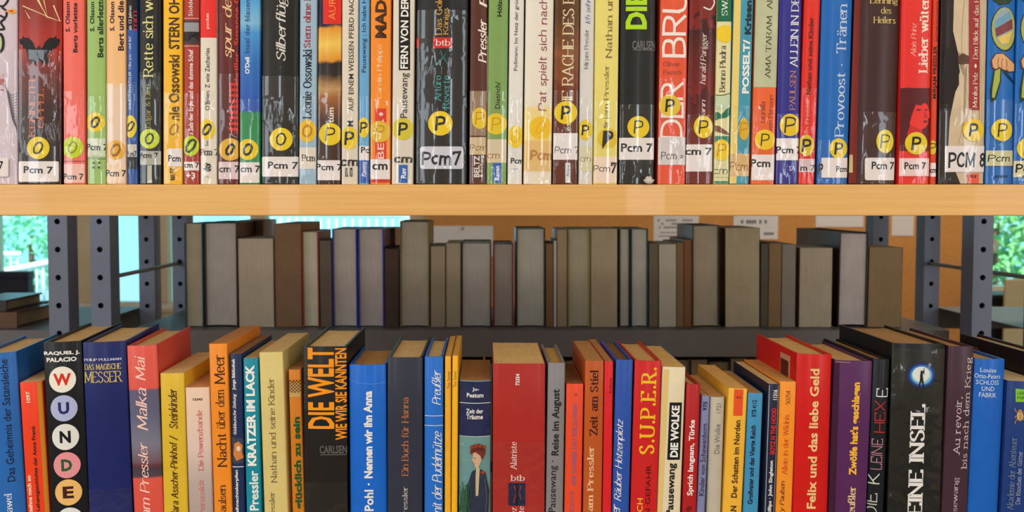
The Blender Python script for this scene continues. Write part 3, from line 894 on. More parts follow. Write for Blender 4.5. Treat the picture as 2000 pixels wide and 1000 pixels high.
b = U(-46, 31, -44, 32, 'lilac-white book with black bubble letters and grey scribbles at the far left', (214, 200, 214), True, bulge=.003)
b.line([(2, -20), (16, -6), (6, 12), (-8, 4), (2, -20)], 4, BLK, curve=True)
b.line([(3, 14), (12, 22), (10, 34), (0, 30)], 4, BLK, curve=True)
b.line([(10, 36), (2, 44), (8, 56), (-4, 58)], 4, BLK, curve=True)
b.ell(1, 84, 8, 20, (30, 30, 40)); b.ell(0, 84, 4, 14, (190, 205, 150))
b.poly([(8, 22), (24, 16), (31, 22), (24, 27)], (236, 176, 60)); b.poly([(14, 21), (24, 19), (24, 24)], (220, 60, 60))
b.V('DIE', 3, 145, 178, 9, (190, 90, 90), 'serif')
for q in range(14):
    b.line([(10 + q, 165 + q * 5), (20 + q * .8, 185 + q * 5), (31, 180 + q * 6)], .9, (90, 85, 95), 'hair_scribble', curve=True)
b.lab(-40, 308, 17, 345, '7', 0, 8, 315, 330); b.film_at = 118; fin(b)

b = U(33, 120, 33, 119, 'wide dark red book with a black winged silhouette and cream scrawled title', (90, 20, 16), True, film=118,
      gmat=([(0, (140, 44, 34)), (60, (150, 40, 30)), (100, (176, 46, 32)), (160, (112, 28, 22)), (230, (52, 16, 16)), (356, (28, 14, 16))], .18, .3, 26.0))
for pts in ([(58, 36), (43, 11), (90, 31), (70, -12)], [(70, -6), (93, 34), (84, -8)], [(90, 32), (116, 41), (104, 10)]):
    b.line(pts, 2.4, (236, 214, 158), 'title_lettering')
wing = [(76, 106), (75, 88), (72, 96), (68, 92), (65, 84), (60, 78), (54, 73), (48, 74), (44, 70), (42, 75), (36, 76), (41, 80), (38, 86), (45, 88), (44, 94), (50, 95), (51, 101), (56, 101), (58, 107), (63, 107), (57, 112), (55, 119), (60, 117), (62, 126), (66, 121), (69, 129), (72, 120), (76, 116)]
b.poly(wing, (14, 8, 8), 'wing_picture'); b.poly([(152 - x, y) for x, y in wing][::-1], (14, 8, 8), 'wing_picture')
b.V('KENNETH', 63, 155, 268, 12, (206, 108, 66), 'serif'); b.V('OPPEL', 80, 174, 250, 12, (206, 108, 66), 'serif')
b.dot(75, 289, 22, 'O', YEL, (52, 60, 24)); b.lab(35, 315, 114, 355, PCM, 46, 104, 325, 339); fin(b)

b = U(122.5, 163, 122.5, 167, 'salmon pink paperback with a lime sticker marked O', (240, 108, 96), film=190)
b.V('S. Olsson', 132, 4, 62, 9, (40, 16, 18), 'sansb'); b.V('Berts vorletzte Katastrophe', 148, -78, 101, 11, (40, 16, 18), 'sansb')
b.dot(142, 288, 21, 'O', LIM, (140, 150, 20)); b.line([(122, 315), (167, 315)], 1, (90, 30, 30)); b.lab(123, 320, 170, 357, PCM, 124, 163, 339, 351, r=1, col=(240, 190, 180)); fin(b)

b = U(168, 205.5, 170, 206, 'light green paperback with a four-dot mark below its label', (156, 192, 108), film=200)
b.V('S. Olsson', 180, 4, 61, 9, (30, 40, 20), 'sansb'); b.V('Berts allerletzte', 196, -6, 111, 11, (30, 40, 20), 'sansb')
b.dot(186, 239, 19, 'O', YEL, (40, 42, 22), thick=True); b.lab(168, 270, 208, 306, PCM, 169, 210, 281, 294, r=1, col=(206, 216, 190))
b.line([(168, 310), (208, 310)], 1, (70, 90, 50))
for q in ((183, 318), (194, 318), (183, 327), (194, 327)): b.ell(q[0], q[1], 2.4, 2.4, (20, 30, 20), 'dot_mark', n=10)
fin(b)

b = U(205.8, 245, 206.5, 246, 'pale peach paperback with an orange sticker marked O', (240, 188, 132), film=175,
      gmat=([(0, (240, 184, 126)), (170, (240, 190, 134)), (185, (234, 206, 178)), (310, (232, 204, 186)), (356, (232, 200, 172))], .02))
b.V('S. Olsson', 219, 4, 60, 9, (44, 20, 18), 'sansb'); b.V('Bert und die chaotischen', 236, -95, 97, 11, (44, 20, 18), 'sansb')
b.dot(226, 293, 19, 'O', (232, 176, 52), (160, 100, 30), thick=True, size=1.15); b.lab(206, 318, 250, 357, PCM, 207, 246, 332, 345, r=1, col=(238, 208, 182)); fin(b)

b = U(246.5, 268, 247.5, 269.5, 'thin blue book with a black top, beside the peach one', (38, 84, 164), dy=.004, film=170)
b.band(-60, 66, (20, 18, 24)); b.V('ab 12 Jahren', 255, 12, 58, 8, (230, 220, 230), 'sans'); b.V('mm', 264, 20, 60, 6, (200, 40, 60), 'serif')
b.V("O'SULLIVAN/RÖSLER  I like you – und du?", 254, 73, 213, 8, (214, 228, 244), 'sans', 'author_lettering')
b.dot(255, 247, 22, 'O', YEL, (40, 40, 20), rx=12, size=.8); b.lab(247, 282, 267, 307, 'Pcm7', 247, 267, 295, 306, r=1, col=(200, 196, 190)); b.band(316, 340, (30, 34, 50)); fin(b)

b = U(271, 314, 272, 315, 'black paperback with pale yellow serif title and a lime O sticker', (26, 26, 24), film=150)
b.V('Rette sich wer', 289, -20, 150, 21, (226, 222, 150), 'serif'); b.V('Edgar & Ellen', 290, 165, 250, 14, (158, 152, 88), 'serif', 'author_lettering')
b.dot(292, 271, 19.5, 'O', LIM, (30, 40, 20)); b.lab(273, 295, 314, 322, PCM, 272, 309, 298, 309, r=1, col=(176, 176, 166)); b.rect(288, 323, 297, 357, (190, 192, 186)); fin(b)

b = U(317.5, 356, 318, 356, 'golden yellow paperback with condensed brown lettering', (244, 186, 32), film=190)
b.V('STERN OHNE', 340, -32, 95, 21, (70, 46, 16), 'sansb'); b.V('nie Ossowski', 340, 108, 235, 21, (86, 60, 20), 'sansb', 'author_lettering')
b.dot(340, 253, 20, 'O', (238, 190, 46), (170, 120, 60), rx=17); b.lab(328, 290, 362, 325, 'Pcm 7', 329, 366, 303, 316, r=1); b.V('BELTZ', 337, 328, 352, 9, (60, 40, 20), 'sansb'); fin(b)

b = U(357.5, 389, 358.5, 389, 'narrow brick-red paperback with a small landscape picture', (170, 52, 40), film=190)
b.V('Süddeutsche', 372, -40, 31, 8, (235, 220, 215), 'sans'); b.line([(355, 36), (392, 36)], 1, (230, 210, 205))
b.rect(357, 40, 390, 86, (64, 56, 60)); b.rect(359, 44, 388, 62, (150, 150, 160)); b.poly([(359, 62), (388, 62), (388, 80), (374, 70), (366, 82), (359, 78)], (38, 30, 30)); b.line([(355, 90), (392, 90)], 1, (230, 210, 205))
b.V('s Salz der Erde und das dumme Schaf', 373, 98, 262, 9, (238, 224, 220), 'sansb'); b.dot(373, 285, 20, 'O', LIM, (40, 60, 20), rx=16, thick=True, size=1.2)
b.lab(358, 316, 392, 333, 'cm 7', 360, 389, 317, 328, r=1); b.H('+3', 373, 343, 18, 12, (240, 228, 222), 'sansb'); fin(b)

b = U(390, 423, 390, 424, 'white paperback with a red block at its top', (228, 220, 206), film=185)
b.band(-60, 80, (232, 46, 40)); b.V('pocket', 406, 26, 56, 8, (245, 225, 220), 'sans'); b.V("O'Brien: Z wie Zacharias", 405, 95, 215, 9, (60, 56, 54), 'sans')
b.dot(404, 253, 20, 'O', YEL, BLK, rx=16, thick=True); b.V('lo', 404, 275, 284, 6, (70, 70, 70), 'sans'); b.H(PCM, 408, 297, 36, 13, (30, 30, 30), 'serifb', 'label_lettering'); b.V('dtv', 405, 318, 335, 15, (24, 24, 24), 'sansx'); b.H('7200', 404, 345, 8, 3, (120, 120, 120)); fin(b)

b = U(425, 466, 426, 466, 'dark maroon paperback with an orange italic title', (112, 34, 30), film=150, gmat=([(0, (112, 34, 30)), (140, (96, 30, 30)), (260, (84, 26, 26)), (356, (100, 30, 28))], .22, .3, 60.0))
b.V('spur des', 446, -16, 112, 23, (236, 196, 146), 'ital'); b.V('thriller  Susanne Or', 462, -20, 165, 10, (206, 66, 48), 'sansb', 'author_lettering')
for q in range(9): b.rect(448, 162 + q * 11, 466, 167 + q * 11, (222, 56, 46))
for q in (451, 458, 463): b.rect(q, 160, q + 2, 262, (210, 50, 42))
b.dot(450, 292, 22, 'O', ORA, BLK, thick=True, size=.9); b.lab(427, 316, 470, 350, 'cm 7', 428, 469, 323, 337, r=1, col=(222, 200, 204)); fin(b)

b = U(467.5, 508, 467, 507, 'sky blue paperback turning green at its foot', (60, 140, 214), film=200,
      gmat=([(0, (70, 160, 224)), (50, (128, 186, 226)), (70, (70, 150, 218)), (130, (44, 110, 190)), (222, (40, 84, 180)), (227, (44, 140, 86)), (356, (44, 140, 86))], .03))
b.V("O'Dell", 483, 112, 144, 9, (240, 244, 250), 'sansb', 'author_lettering'); b.V('Insel der blauen Delfine', 483, -52, 102, 10, (40, 74, 120), 'sans')
b.dot(484, 292, 20.5, 'O', YEL, BLK, thick=True); b.lab(467, 317, 508, 357, 'cm 7', 470, 508, 323, 337, r=1); fin(b)

b = U(509.5, 584, 510, 583, 'wide black book with a white italic title and a round O sticker', (30, 28, 26), True, film=153)
b.V('Silberflügel', 551, -30, 118, 24, (222, 220, 214), 'ital'); b.V('oppel', 548, 128, 205, 4, (70, 70, 70), 'serif')
b.dot(549, 272, 22.5, 'O', YEL, (44, 44, 34)); b.lab(510, 306, 592, 345, PCM, 523, 582, 316, 330, r=4); fin(b)

b = U(584.5, 620, 584, 617, 'pale blue paperback with black and wine-red serif letters', (158, 188, 212), film=190)
b.V('Stern ohne Himmel', 600, -55, 92, 14, (158, 42, 52), 'serifb'); b.V('Leonie Ossowski', 600, 97, 232, 18, (30, 34, 50), 'serifb', 'author_lettering')
b.dot(600, 256, 22, 'O', (232, 190, 30), (190, 130, 20), rx=18); b.lab(583, 288, 618, 330, 'Pcm', 589, 616, 302, 315, r=1, style='serifb', col=(226, 216, 204)); fin(b)

b = U(621.5, 667, 618.5, 665, 'book with an orange sunset band and a red title block', (60, 44, 34), film=185,
      gmat=([(0, (26, 28, 52)), (56, (26, 28, 52)), (61, (226, 150, 46)), (90, (240, 200, 90)), (122, (222, 150, 40)), (127, (40, 34, 34)), (150, (48, 38, 34)), (160, (120, 88, 54)), (178, (190, 150, 100)), (192, (160, 100, 46)), (240, (70, 44, 32)), (356, (56, 36, 28))], .07, .3, 40.0))
b.rect(631, -60, 668, 47, (226, 44, 34)); b.V('AUR', 649, -3, 38, 13, (240, 160, 70), 'sanst'); b.V('tum', 647, 210, 240, 10, (236, 226, 212), 'sansb')
b.dot(645, 262, 22, 'P', YEL, BLK); b.lab(619, 313, 672, 352, 'Pcm 7', 617, 669, 320, 333, r=1); fin(b)

b = U(667.5, 700, 666, 699, 'cream paperback with a thin black capital title and handwritten mark', (224, 214, 198), film=200)
b.V('AUF EINEM WEISSEN PFERD NACH SÜDEN', 685, -62, 215, 12, (44, 40, 40), 'sans'); b.V('M', 684, 236, 247, 12, BLK, 'sans')
b.dot(682, 270, 22, 'P', YEL, BLK, thick=True, rx=17); b.H('cm', 683, 318, 36, 13, BLK, 'handb', 'label_lettering'); b.V('EDITION', 677, 328, 345, 6, BLK, 'sansb'); b.V('PESTUM', 686, 328, 345, 6, BLK, 'sansb'); fin(b)

b = U(701, 722, 700, 721, 'thin light blue paperback with a blue publisher mark at its foot', (104, 168, 218), film=190)
b.V('Pausewang : Ich habe Hunger', 712, -38, 140, 11, (28, 46, 76), 'sans'); b.dot(710, 249, 20, 'P', YEL, BLK, rx=11, thick=True, size=.9)
b.lab(699, 285, 724, 313, 'Pc', 705, 721, 287, 299, r=1); b.rect(699, 313, 724, 357, (40, 90, 180)); b.V('Ravens', 711, 316, 345, 9, (240, 240, 250), 'italb'); fin(b)

b = U(723, 764, 722.5, 762, 'orange paperback with a stencil title and red publisher box', (244, 142, 38), film=195)
b.V('MADE IN', 744, -60, 73, 22, (70, 40, 20), 'sansx'); b.V('Carolin Philipps', 742, 88, 192, 12, (250, 214, 170), 'serif', 'author_lettering')
b.rect(733, 212, 754, 311, (222, 56, 44)); b.V('BER R', 744, 232, 310, 12, (244, 214, 196), 'sans'); b.poly([(744 + 5 * math.cos(k * PI / 5) * (1 if k % 2 else .5), 223 + 5 * math.sin(k * PI / 5) * (1 if k % 2 else .5)) for k in range(10)], (245, 220, 200))
b.dot(742, 257, 21, 'P', (226, 186, 50), (190, 150, 30)); b.lab(722, 311, 770, 350, 'cm', 727, 757, 320, 332, r=1); b.band(352, 358, (200, 50, 36)); fin(b)

b = U(767.5, 810, 764, 807, 'white paperback with a black title box and thick P sticker', (222, 214, 202), film=195)
b.rect(779, -60, 801, 137, BLK); b.V('FERN VON DER', 790, -3, 133, 15, (240, 238, 232), 'sansb'); b.V('Pausewang', 791, 143, 230, 18, (66, 60, 56), 'sans', 'author_lettering')
b.dot(787, 252, 21.5, 'P', (214, 200, 50), BLK, thick=True); b.H('cm', 788, 312, 36, 12, (60, 50, 40), 'handb', 'label_lettering'); b.rect(779, 322, 796, 357, (42, 100, 190)); b.V('Rav', 788, 328, 348, 10, (240, 244, 250), 'sansb'); fin(b)

b = U(811.5, 917, 811, 912, 'very wide black book with a red logo and handwritten label', (26, 26, 30), True, film=20, bulge=.005)
b.V('Das Gold des', 857, -42, 68, 13, (212, 166, 84), 'serif'); b.V('Königs', 872, 16, 68, 13, (212, 166, 84), 'serif')
b.rect(846, 73, 883, 94, (206, 40, 34)); b.H('btb', 865, 83, 29, 12, (245, 232, 228), 'serif'); b.line([(850, 128), (866, 112), (876, 96), (866, 112), (860, 98)], 2, (30, 120, 118)); b.line([(866, 112), (874, 124)], 2, (30, 120, 118))
b.rect(806, 72, 818, 92, (206, 40, 34)); b.V('Arturo', 855, 148, 198, 13, (62, 160, 164), 'serif', 'author_lettering'); b.V('Pérez-Reverte', 871, 148, 262, 13, (62, 160, 164), 'serif', 'author_lettering')
b.dot(860, 241, 24, 'P', (238, 206, 24), BLK, thick=True); b.lab(820, 286, 905, 330, 'Pcm7', 823, 901, 294, 324, 'handb', r=5, col=(206, 206, 222)); fin(b)

b = U(918.5, 952, 916, 949, 'dark brown paperback with a white brush-script name', (88, 46, 34), film=178)
b.V('Pressler', 942, 38, 122, 17, (238, 228, 220), 'italb'); b.V('B', 945, -12, 15, 17, (238, 228, 220), 'italb'); b.band(178, 265, (150, 124, 98), 'tape_band')
b.dot(937, 231, 21, 'P', (232, 200, 40), (200, 150, 30), rx=15); b.rect(916, 268, 953, 302, (206, 186, 150), 'call_label'); b.H('Pcm', 934, 288, 34, 12, (140, 100, 60), 'hand', 'label_lettering'); b.V('BELTZ', 931, 304, 346, 11, (236, 228, 222), 'sansb'); b.V('& Gelberg', 941, 304, 346, 8, (236, 228, 222), 'sans'); fin(b)

b = U(953.5, 994, 950.5, 989, 'moss green paperback with small black lettering', (126, 162, 92), film=178)
b.V('Hölzer', 976, -12, 32, 9, (28, 36, 22), 'sansb'); b.V('Dietrich/', 972, 160, 212, 10, (28, 36, 22), 'sans', 'author_lettering')
b.dot(969, 242, 21, 'P', (232, 200, 36), (200, 160, 30)); b.rect(950, 272, 991, 318, (214, 200, 170), 'call_label'); b.H('cm', 964, 305, 24, 10, (160, 110, 60), 'hand', 'label_lettering'); b.rect(963, 318, 979, 357, (44, 100, 186)); b.V('Raven', 971, 324, 352, 9, (235, 240, 250), 'sansb'); fin(b)

b = U(995.5, 1024, 990.5, 1020, 'slim white paperback with a faint yellow sticker', (226, 224, 220), film=190)
b.V('Pollmann: Im Netz der grünen', 1009, -14, 137, 9, (64, 64, 66), 'sans'); b.dot(1007, 267, 22, 'O', (238, 206, 40), (226, 186, 30), rx=16); b.H('Pcm', 1010, 314, 25, 11, (50, 50, 55), 'sansb', 'label_lettering'); b.line([(998, 330), (1012, 330)], 1, (120, 150, 180)); fin(b)

b = U(1027, 1082, 1021.5, 1078, 'cream book with a wine-red handwritten title', (230, 222, 208), film=200, bulge=.0018,
      gmat=([(0, (232, 226, 216)), (203, (232, 224, 208)), (210, (238, 218, 150)), (272, (240, 214, 130)), (276, (228, 190, 120)), (332, (226, 190, 126)), (336, (232, 222, 204)), (356, (232, 222, 204))], .01))
b.V('Pat spielt sich nach vorn', 1062, -65, 215, 21, (148, 70, 84), 'hand'); b.dot(1056, 250, 22.5, 'O', (240, 196, 26), (236, 180, 20)); b.H('Pcm', 1057, 303, 44, 20, (190, 130, 70), 'handb', 'label_lettering'); fin(b)

b = U(1083.5, 1133, 1079, 1128, 'brown book with cream capitals and a thick P sticker up high', (84, 46, 26), film=175,
      gmat=([(-60, (66, 44, 26)), (60, (104, 66, 34)), (110, (140, 84, 46)), (160, (112, 54, 28)), (356, (92, 40, 24))], .5, .3, 34.0))
b.V('DIE RACHE DES BAUMES', 1110, -100, 215, 23, (232, 214, 178), 'serif'); b.V('es', 1111, 240, 256, 8, (225, 215, 190), 'sans'); b.dot(1105, 220, 22.5, 'P', YEL, BLK, thick=True)
b.lab(1078, 260, 1129, 312, 'Pcm 7', 1083, 1132, 286, 300, 'hand', r=1, ink=(60, 50, 50)); b.rect(1104, 318, 1114, 357, (220, 220, 220)); b.V('Arena', 1109, 322, 345, 6, (60, 80, 120), 'sans'); fin(b)

b = U(1133.5, 1162, 1129, 1158, 'narrow white-grey paperback with small slate serif type', (216, 214, 212), film=190)
b.V('Mirjam Pressler', 1146, 58, 135, 11, (110, 116, 126), 'serif', 'author_lettering'); b.V('Ich sehne mich', 1148, -45, 46, 10, (112, 126, 190), 'ital'); b.dot(1143, 254, 20, 'P', (228, 200, 44), BLK, rx=14, thick=True, size=.85)
b.lab(1129, 285, 1159, 335, 'cm', 1133, 1154, 307, 316, 'hand', r=1, ink=(140, 130, 90), col=(216, 210, 180)); fin(b)

b = U(1163, 1210, 1158.5, 1206, 'pale yellow paperback with typewriter-spaced brown type and scrawled P', (232, 218, 122), film=195)
b.V('Nathan und seine', 1190, -85, 113, 13, (124, 104, 60), 'serif'); b.V('Mirjam Pressler', 1185, 128, 262, 12, (130, 112, 66), 'serif', 'author_lettering')
b.dot(1187, 270, 20, 'P', (226, 194, 40), BLK, thick=True, size=1.25); b.poly([(1176, 292), (1178, 262), (1184, 256), (1194, 268), (1184, 280)], (36, 34, 28), 'ink_blot')
b.lab(1156, 306, 1206, 357, 'Pcm7', 1159, 1202, 322, 336, 'hand', r=1, ink=(70, 56, 60), col=(238, 216, 198)); b.H('7', 1199, 328, 12, 22, BLK, 'handb', 'label_lettering'); fin(b)

b = U(1211.5, 1282, 1208, 1278, 'wide black book with a lime green title and grey publisher name', (30, 30, 30), True, film=203, h=.225)
b.V('DIE WELT', 1244, -150, 55, 41, (176, 224, 24), 'sansx'); b.H('CARLSEN', 1258, 88, 46, 17, (108, 108, 108), 'sansb'); b.rect(1236, 97, 1282, 98.6, (100, 100, 100))
b.dot(1247, 248, 21.5, 'P', YEL, (28, 60, 80)); b.lab(1207, 269, 1279, 312, PCM, 1213, 1275, 280, 297); fin(b)

b = U(1288, 1347, 1286, 1337, 'orange-red book with huge white chalk capitals', (228, 86, 54), True, film=150, bulge=.0012)
b.V('BRUDER', 1319, -150, 110, 49, (240, 232, 226), 'outl'); b.V('DER', 1313, 160, 272, 46, (240, 232, 226), 'outl'); b.H('Oliver', 1312, 125, 32, 9, (150, 70, 50), 'mono', 'author_lettering'); b.H('Pautsch', 1313, 141, 36, 9, (150, 70, 50), 'mono', 'author_lettering')
b.rect(1284, 268, 1340, 322, (214, 206, 208), 'call_label'); b.H('Pcm =', 1313, 304, 44, 15, (70, 66, 70), 'hand', 'label_lettering'); b.dot(1308, 206, 21, 'P', (226, 196, 50), BLK, thick=True); fin(b)

b = U(1348, 1400, 1338, 1393, 'mottled dark red book with white uncial name', (118, 30, 26), True, film=218,
      gmat=([(-60, (120, 30, 26)), (36, (126, 34, 28)), (42, (60, 22, 20)), (178, (122, 32, 28)), (184, (80, 24, 22)), (240, (112, 32, 28)), (356, (110, 34, 28))], .35, .35, 70.0))
b.line([(1382, -10), (1396, 2), (1388, 18), (1374, 14)], 3, (230, 220, 215), 'title_lettering', curve=True)
b.V('harald Parigger', 1375, 65, 164, 15, (228, 214, 208), 'ital', 'author_lettering'); b.V('hermann', 1372, 195, 268, 10, (228, 214, 208), 'ital', 'author_lettering'); b.dot(1374, 248, 22, 'P', YEL, BLK, rx=19)
b.lab(1334, 282, 1392, 335, 'Pcm 7', 1326, 1391, 288, 303, r=1); fin(b)

b = U(1401, 1431, 1394, 1424, 'paperback with a dark green top, yellow sun and green waves', (228, 220, 170), film=200)
b.band(-60, 38, (20, 106, 68)); b.V('SWANTJE', 1416, -60, 30, 12, (225, 235, 225), 'serif'); b.ell(1416, 66, 18, 17, (240, 206, 40)); b.V('Benno Pludra', 1411, 90, 180, 12, (44, 40, 30), 'serif', 'author_lettering')
b.band(184, 210, (196, 214, 180)); b.line([(1390, 184), (1410, 186), (1432, 180)], 1.4, (30, 100, 70), curve=True)
b.poly([(1390, 222), (1402, 218), (1408, 224), (1420, 212), (1430, 208), (1430, 222), (1418, 230), (1404, 232), (1392, 238)], (24, 116, 84)); b.poly([(1390, 244), (1404, 246), (1424, 260), (1424, 264), (1390, 254)], (128, 84, 56)); b.band(262, 276, (40, 130, 100))
b.dot(1409, 293, 21, 'P', (240, 206, 34), (190, 150, 40), rx=17); b.rect(1388, 318, 1428, 346, (220, 214, 166), 'call_label'); b.H('cm', 1407, 335, 28, 10, (80, 80, 60), 'hand', 'label_lettering'); b.band(350, 358, (50, 140, 110)); fin(b)

b = U(1433, 1473, 1425, 1463, 'half yellow, half turquoise paperback with slanted white capitals', (64, 152, 180), film=200)
b.poly([(1425, -80), (1449, -80), (1438, 360), (1415, 360)], (234, 208, 118)); b.V('POSSELT/', 1457, 78, 182, 14, (236, 240, 238), 'sansx', 'author_lettering'); b.V('Krisengebiet', 1463, -62, 66, 14, (24, 40, 48), 'sansx')
b.dot(1453, 252, 22, 'P', (226, 180, 30), (200, 150, 20), rx=10); b.rect(1420, 300, 1468, 344, (216, 180, 122), 'call_label'); b.H('Pcm', 1443, 325, 36, 18, (160, 110, 60), 'hand', 'label_lettering'); fin(b)

b = U(1477.5, 1521, 1465.5, 1514, 'paperback in pale sage above and orange below', (236, 102, 52), film=200)
b.band(-80, 163, (184, 190, 150), m=mat('mottled_print', (186, 190, 152), .35, .22, 55.0)); b.V('AMA TARAM  ALLISON', 1502, -60, 152, 11, (56, 60, 52), 'serif'); b.V('Gunilla', 1489, 198, 240, 11, (150, 66, 40), 'ital', 'author_lettering'); b.V('von Persson', 1505, 186, 255, 9, (150, 66, 40), 'ital', 'author_lettering')
b.dot(1494, 273, 20, 'P', (240, 202, 26), (50, 60, 30)); b.lab(1463, 302, 1520, 352, 'Pcm 7', 1466, 1524, 311, 327, r=1); fin(b)

b = U(1522, 1567.5, 1515, 1559, 'indigo paperback with white capitals and tan surname', (44, 42, 140), film=218)
b.V('ALLEIN IN DER WILDNIS', 1553, -112, 130, 16, (226, 226, 236), 'serif'); b.V('PAULSEN', 1548, 138, 215, 12, (196, 130, 106), 'serif', 'author_lettering'); b.dot(1543, 244, 22, 'P', (236, 200, 24), (50, 50, 50), rx=20, size=1.2)
b.lab(1515, 270, 1563, 313, 'Pcm 7', 1516, 1566, 286, 300, r=1); b.H('SA', 1547, 329, 13, 10, (170, 180, 220), 'sansb'); fin(b)

b = U(1570, 1605, 1560.5, 1590, 'bright red paperback with brown lettering beside the indigo one', (224, 42, 28), film=160)
b.V('Nathan und seine Kinder', 1582, 35, 184, 9, (96, 24, 20), 'sansb'); b.V('Mirjam Pressler', 1577, 193, 290, 9, (240, 150, 140), 'sans', 'author_lettering'); b.dot(1575, 284, 21, 'P', (220, 190, 40), BLK, rx=15, thick=True)
b.lab(1560, 310, 1595, 336, 'm 7', 1563, 1592, 322, 334, r=1, col=(214, 190, 196)); fin(b)

b = U(1605, 1669, 1597, 1656, 'wide blue book with pale blue serif lettering', (26, 104, 190), True, film=265, bulge=.003)
b.V('Tränen sind', 1645, -55, 103, 21, (190, 212, 240), 'serif'); b.V('Provoost ·', 1641, 126, 268, 19, (190, 212, 240), 'serif', 'author_lettering'); b.dot(1638, 290, 20, 'P', (232, 202, 30), BLK, thick=True, rx=18)
b.lab(1605, 308, 1657, 347, 'Pcm', 1633, 1656, 324, 336, r=1); b.H('P', 1603, 330, 10, 22, BLK, 'handb', 'label_lettering'); fin(b)

b = U(1671, 1762, 1659, 1750, 'wide dark maroon book with gold title lines at its top', (62, 32, 32), True, bulge=.0035)
b.poly([(1668, -80), (1684, -80), (1673, 360), (1654, 360)], (120, 34, 28)); b.H('Lehrling', 1727, 3, 56, 14, (222, 198, 116), 'serif'); b.H('des', 1731, 20, 21, 13, (222, 198, 116), 'serif'); b.H('Heilers', 1728, 39, 45, 13, (222, 198, 116), 'serif')
b.lab(1689, 308, 1752, 352, PCM, 1702, 1749, 316, 331, r=4); b.dot(1729, 276, 23, 'P', (228, 206, 30), (60, 70, 20), rx=18); b.film(207, 400, 1680)
b.rect(1659, 302, 1667, 337, (196, 180, 130), 'paper_tag')

b = U(1763.5, 1820, 1753.5, 1817, 'bright red paperback with a printed woman portrait and P sticker', (228, 44, 38))
b.V('Alois Prinz', 1784, 45, 110, 11, (246, 176, 160), 'ital', 'author_lettering'); b.V('Lieber wütend', 1804, -22, 142, 19, (250, 222, 208), 'serifb')
b.rect(1757, 172, 1830, 295, (96, 20, 26), 'portrait'); b.poly(catmull([(1776, 214), (1784, 200), (1800, 194), (1812, 201), (1814, 214), (1818, 227), (1813, 232), (1813, 240), (1806, 250), (1794, 254), (1780, 247), (1774, 232)], True, 3), (232, 50, 42), 'portrait_face')
b.poly([(1776, 244), (1800, 254), (1796, 262), (1806, 272), (1776, 272), (1770, 256)], (200, 40, 38), 'portrait_face')
b.poly(catmull([(1758, 178), (1782, 172), (1806, 178), (1817, 194), (1815, 208), (1806, 201), (1798, 206), (1788, 205), (1783, 218), (1777, 234), (1775, 252), (1764, 268), (1758, 230)], True, 3), (88, 16, 24), 'portrait_hair')
b.polys([[(1788, 214), (1796, 212), (1800, 214), (1793, 217)], [(1806, 213), (1812, 213), (1811, 216), (1807, 216)], [(1803, 236), (1812, 235), (1810, 240), (1804, 240)]], (120, 24, 30), 'portrait_features'); b.poly([(1805, 216), (1812, 229), (1805, 231)], (196, 38, 38), 'portrait_features')
b.dot(1789, 280, 22, 'P', (226, 200, 24), BLK, thick=True); b.lab(1753, 309, 1822, 344, PCM, 1766, 1808, 317, 331, r=1, col=(232, 206, 206)); b.film(285)

b = U(1821, 1837, 1818, 1828, 'very thin orange-red booklet squeezed beside the dark portrait book', (214, 66, 32), dy=.003)
b.V('MIRJAM PRESSLER', 1827, 90, 192, 9, (40, 14, 12), 'sansb', 'author_lettering'); b.V('BITTERSCHOKOLADE', 1832, -20, 80, 7, (150, 40, 26), 'sansb'); b.dot(1822, 288, 14, 'P', (220, 190, 40), BLK, rx=7); b.lab(1816, 318, 1828, 345, 'cm', 1817, 1828, 330, 338, r=1)

b = U(1841, 1931, 1833, 1925, 'dark book with a cream draped figure and a red title strip', (34, 22, 20), True, film=215, bulge=.003)
b.poly([(1866, -80), (1936, -80), (1930, 150), (1926, 360), (1876, 360), (1852, 300), (1856, 230), (1866, 180), (1880, 150), (1890, 118), (1872, 100), (1862, 60)], (206, 184, 152), m=mat('mottled_print', (206, 184, 152), .35, .25, 40.0))
for q in range(6): b.line([(1884 + q * 7, -10 + q * 4), (1878 + q * 8, 90), (1886 + q * 7, 200 + q * 6), (1872 + q * 9, 280)], 1.3, ((176, 150, 116), (226, 208, 180))[q % 2], 'fabric_fold', curve=True)
b.poly([(1862, 118), (1880, 104), (1896, 112), (1896, 124), (1876, 126)], (90, 60, 40)); b.poly([(1846, 90), (1868, 100), (1874, 140), (1858, 200), (1838, 200)], (30, 20, 18))
b.rect(1892, -80, 1914, 215, (156, 40, 38), 'title_panel'); b.V('Den Blick auf das Herz', 1906, -22, 115, 10, (236, 220, 204), 'serif'); b.poly([(1905, 124), (1908, 129), (1905, 134), (1902, 129)], (236, 220, 204)); b.V('Monika Pelz', 1904, 142, 210, 10, (236, 220, 204), 'serif', 'author_lettering')
b.dot(1901, 254, 22, 'P', (236, 202, 26), (20, 40, 80), thick=True); b.lab(1846, 285, 1926, 336, 'PCM 8', 1852, 1926, 297, 328, 'handb', r=2); b.rect(1888, 339, 1912, 360, (226, 76, 40)); b.H('SJ', 1899, 345, 14, 6, (90, 30, 20), 'sansb'); fin(b)

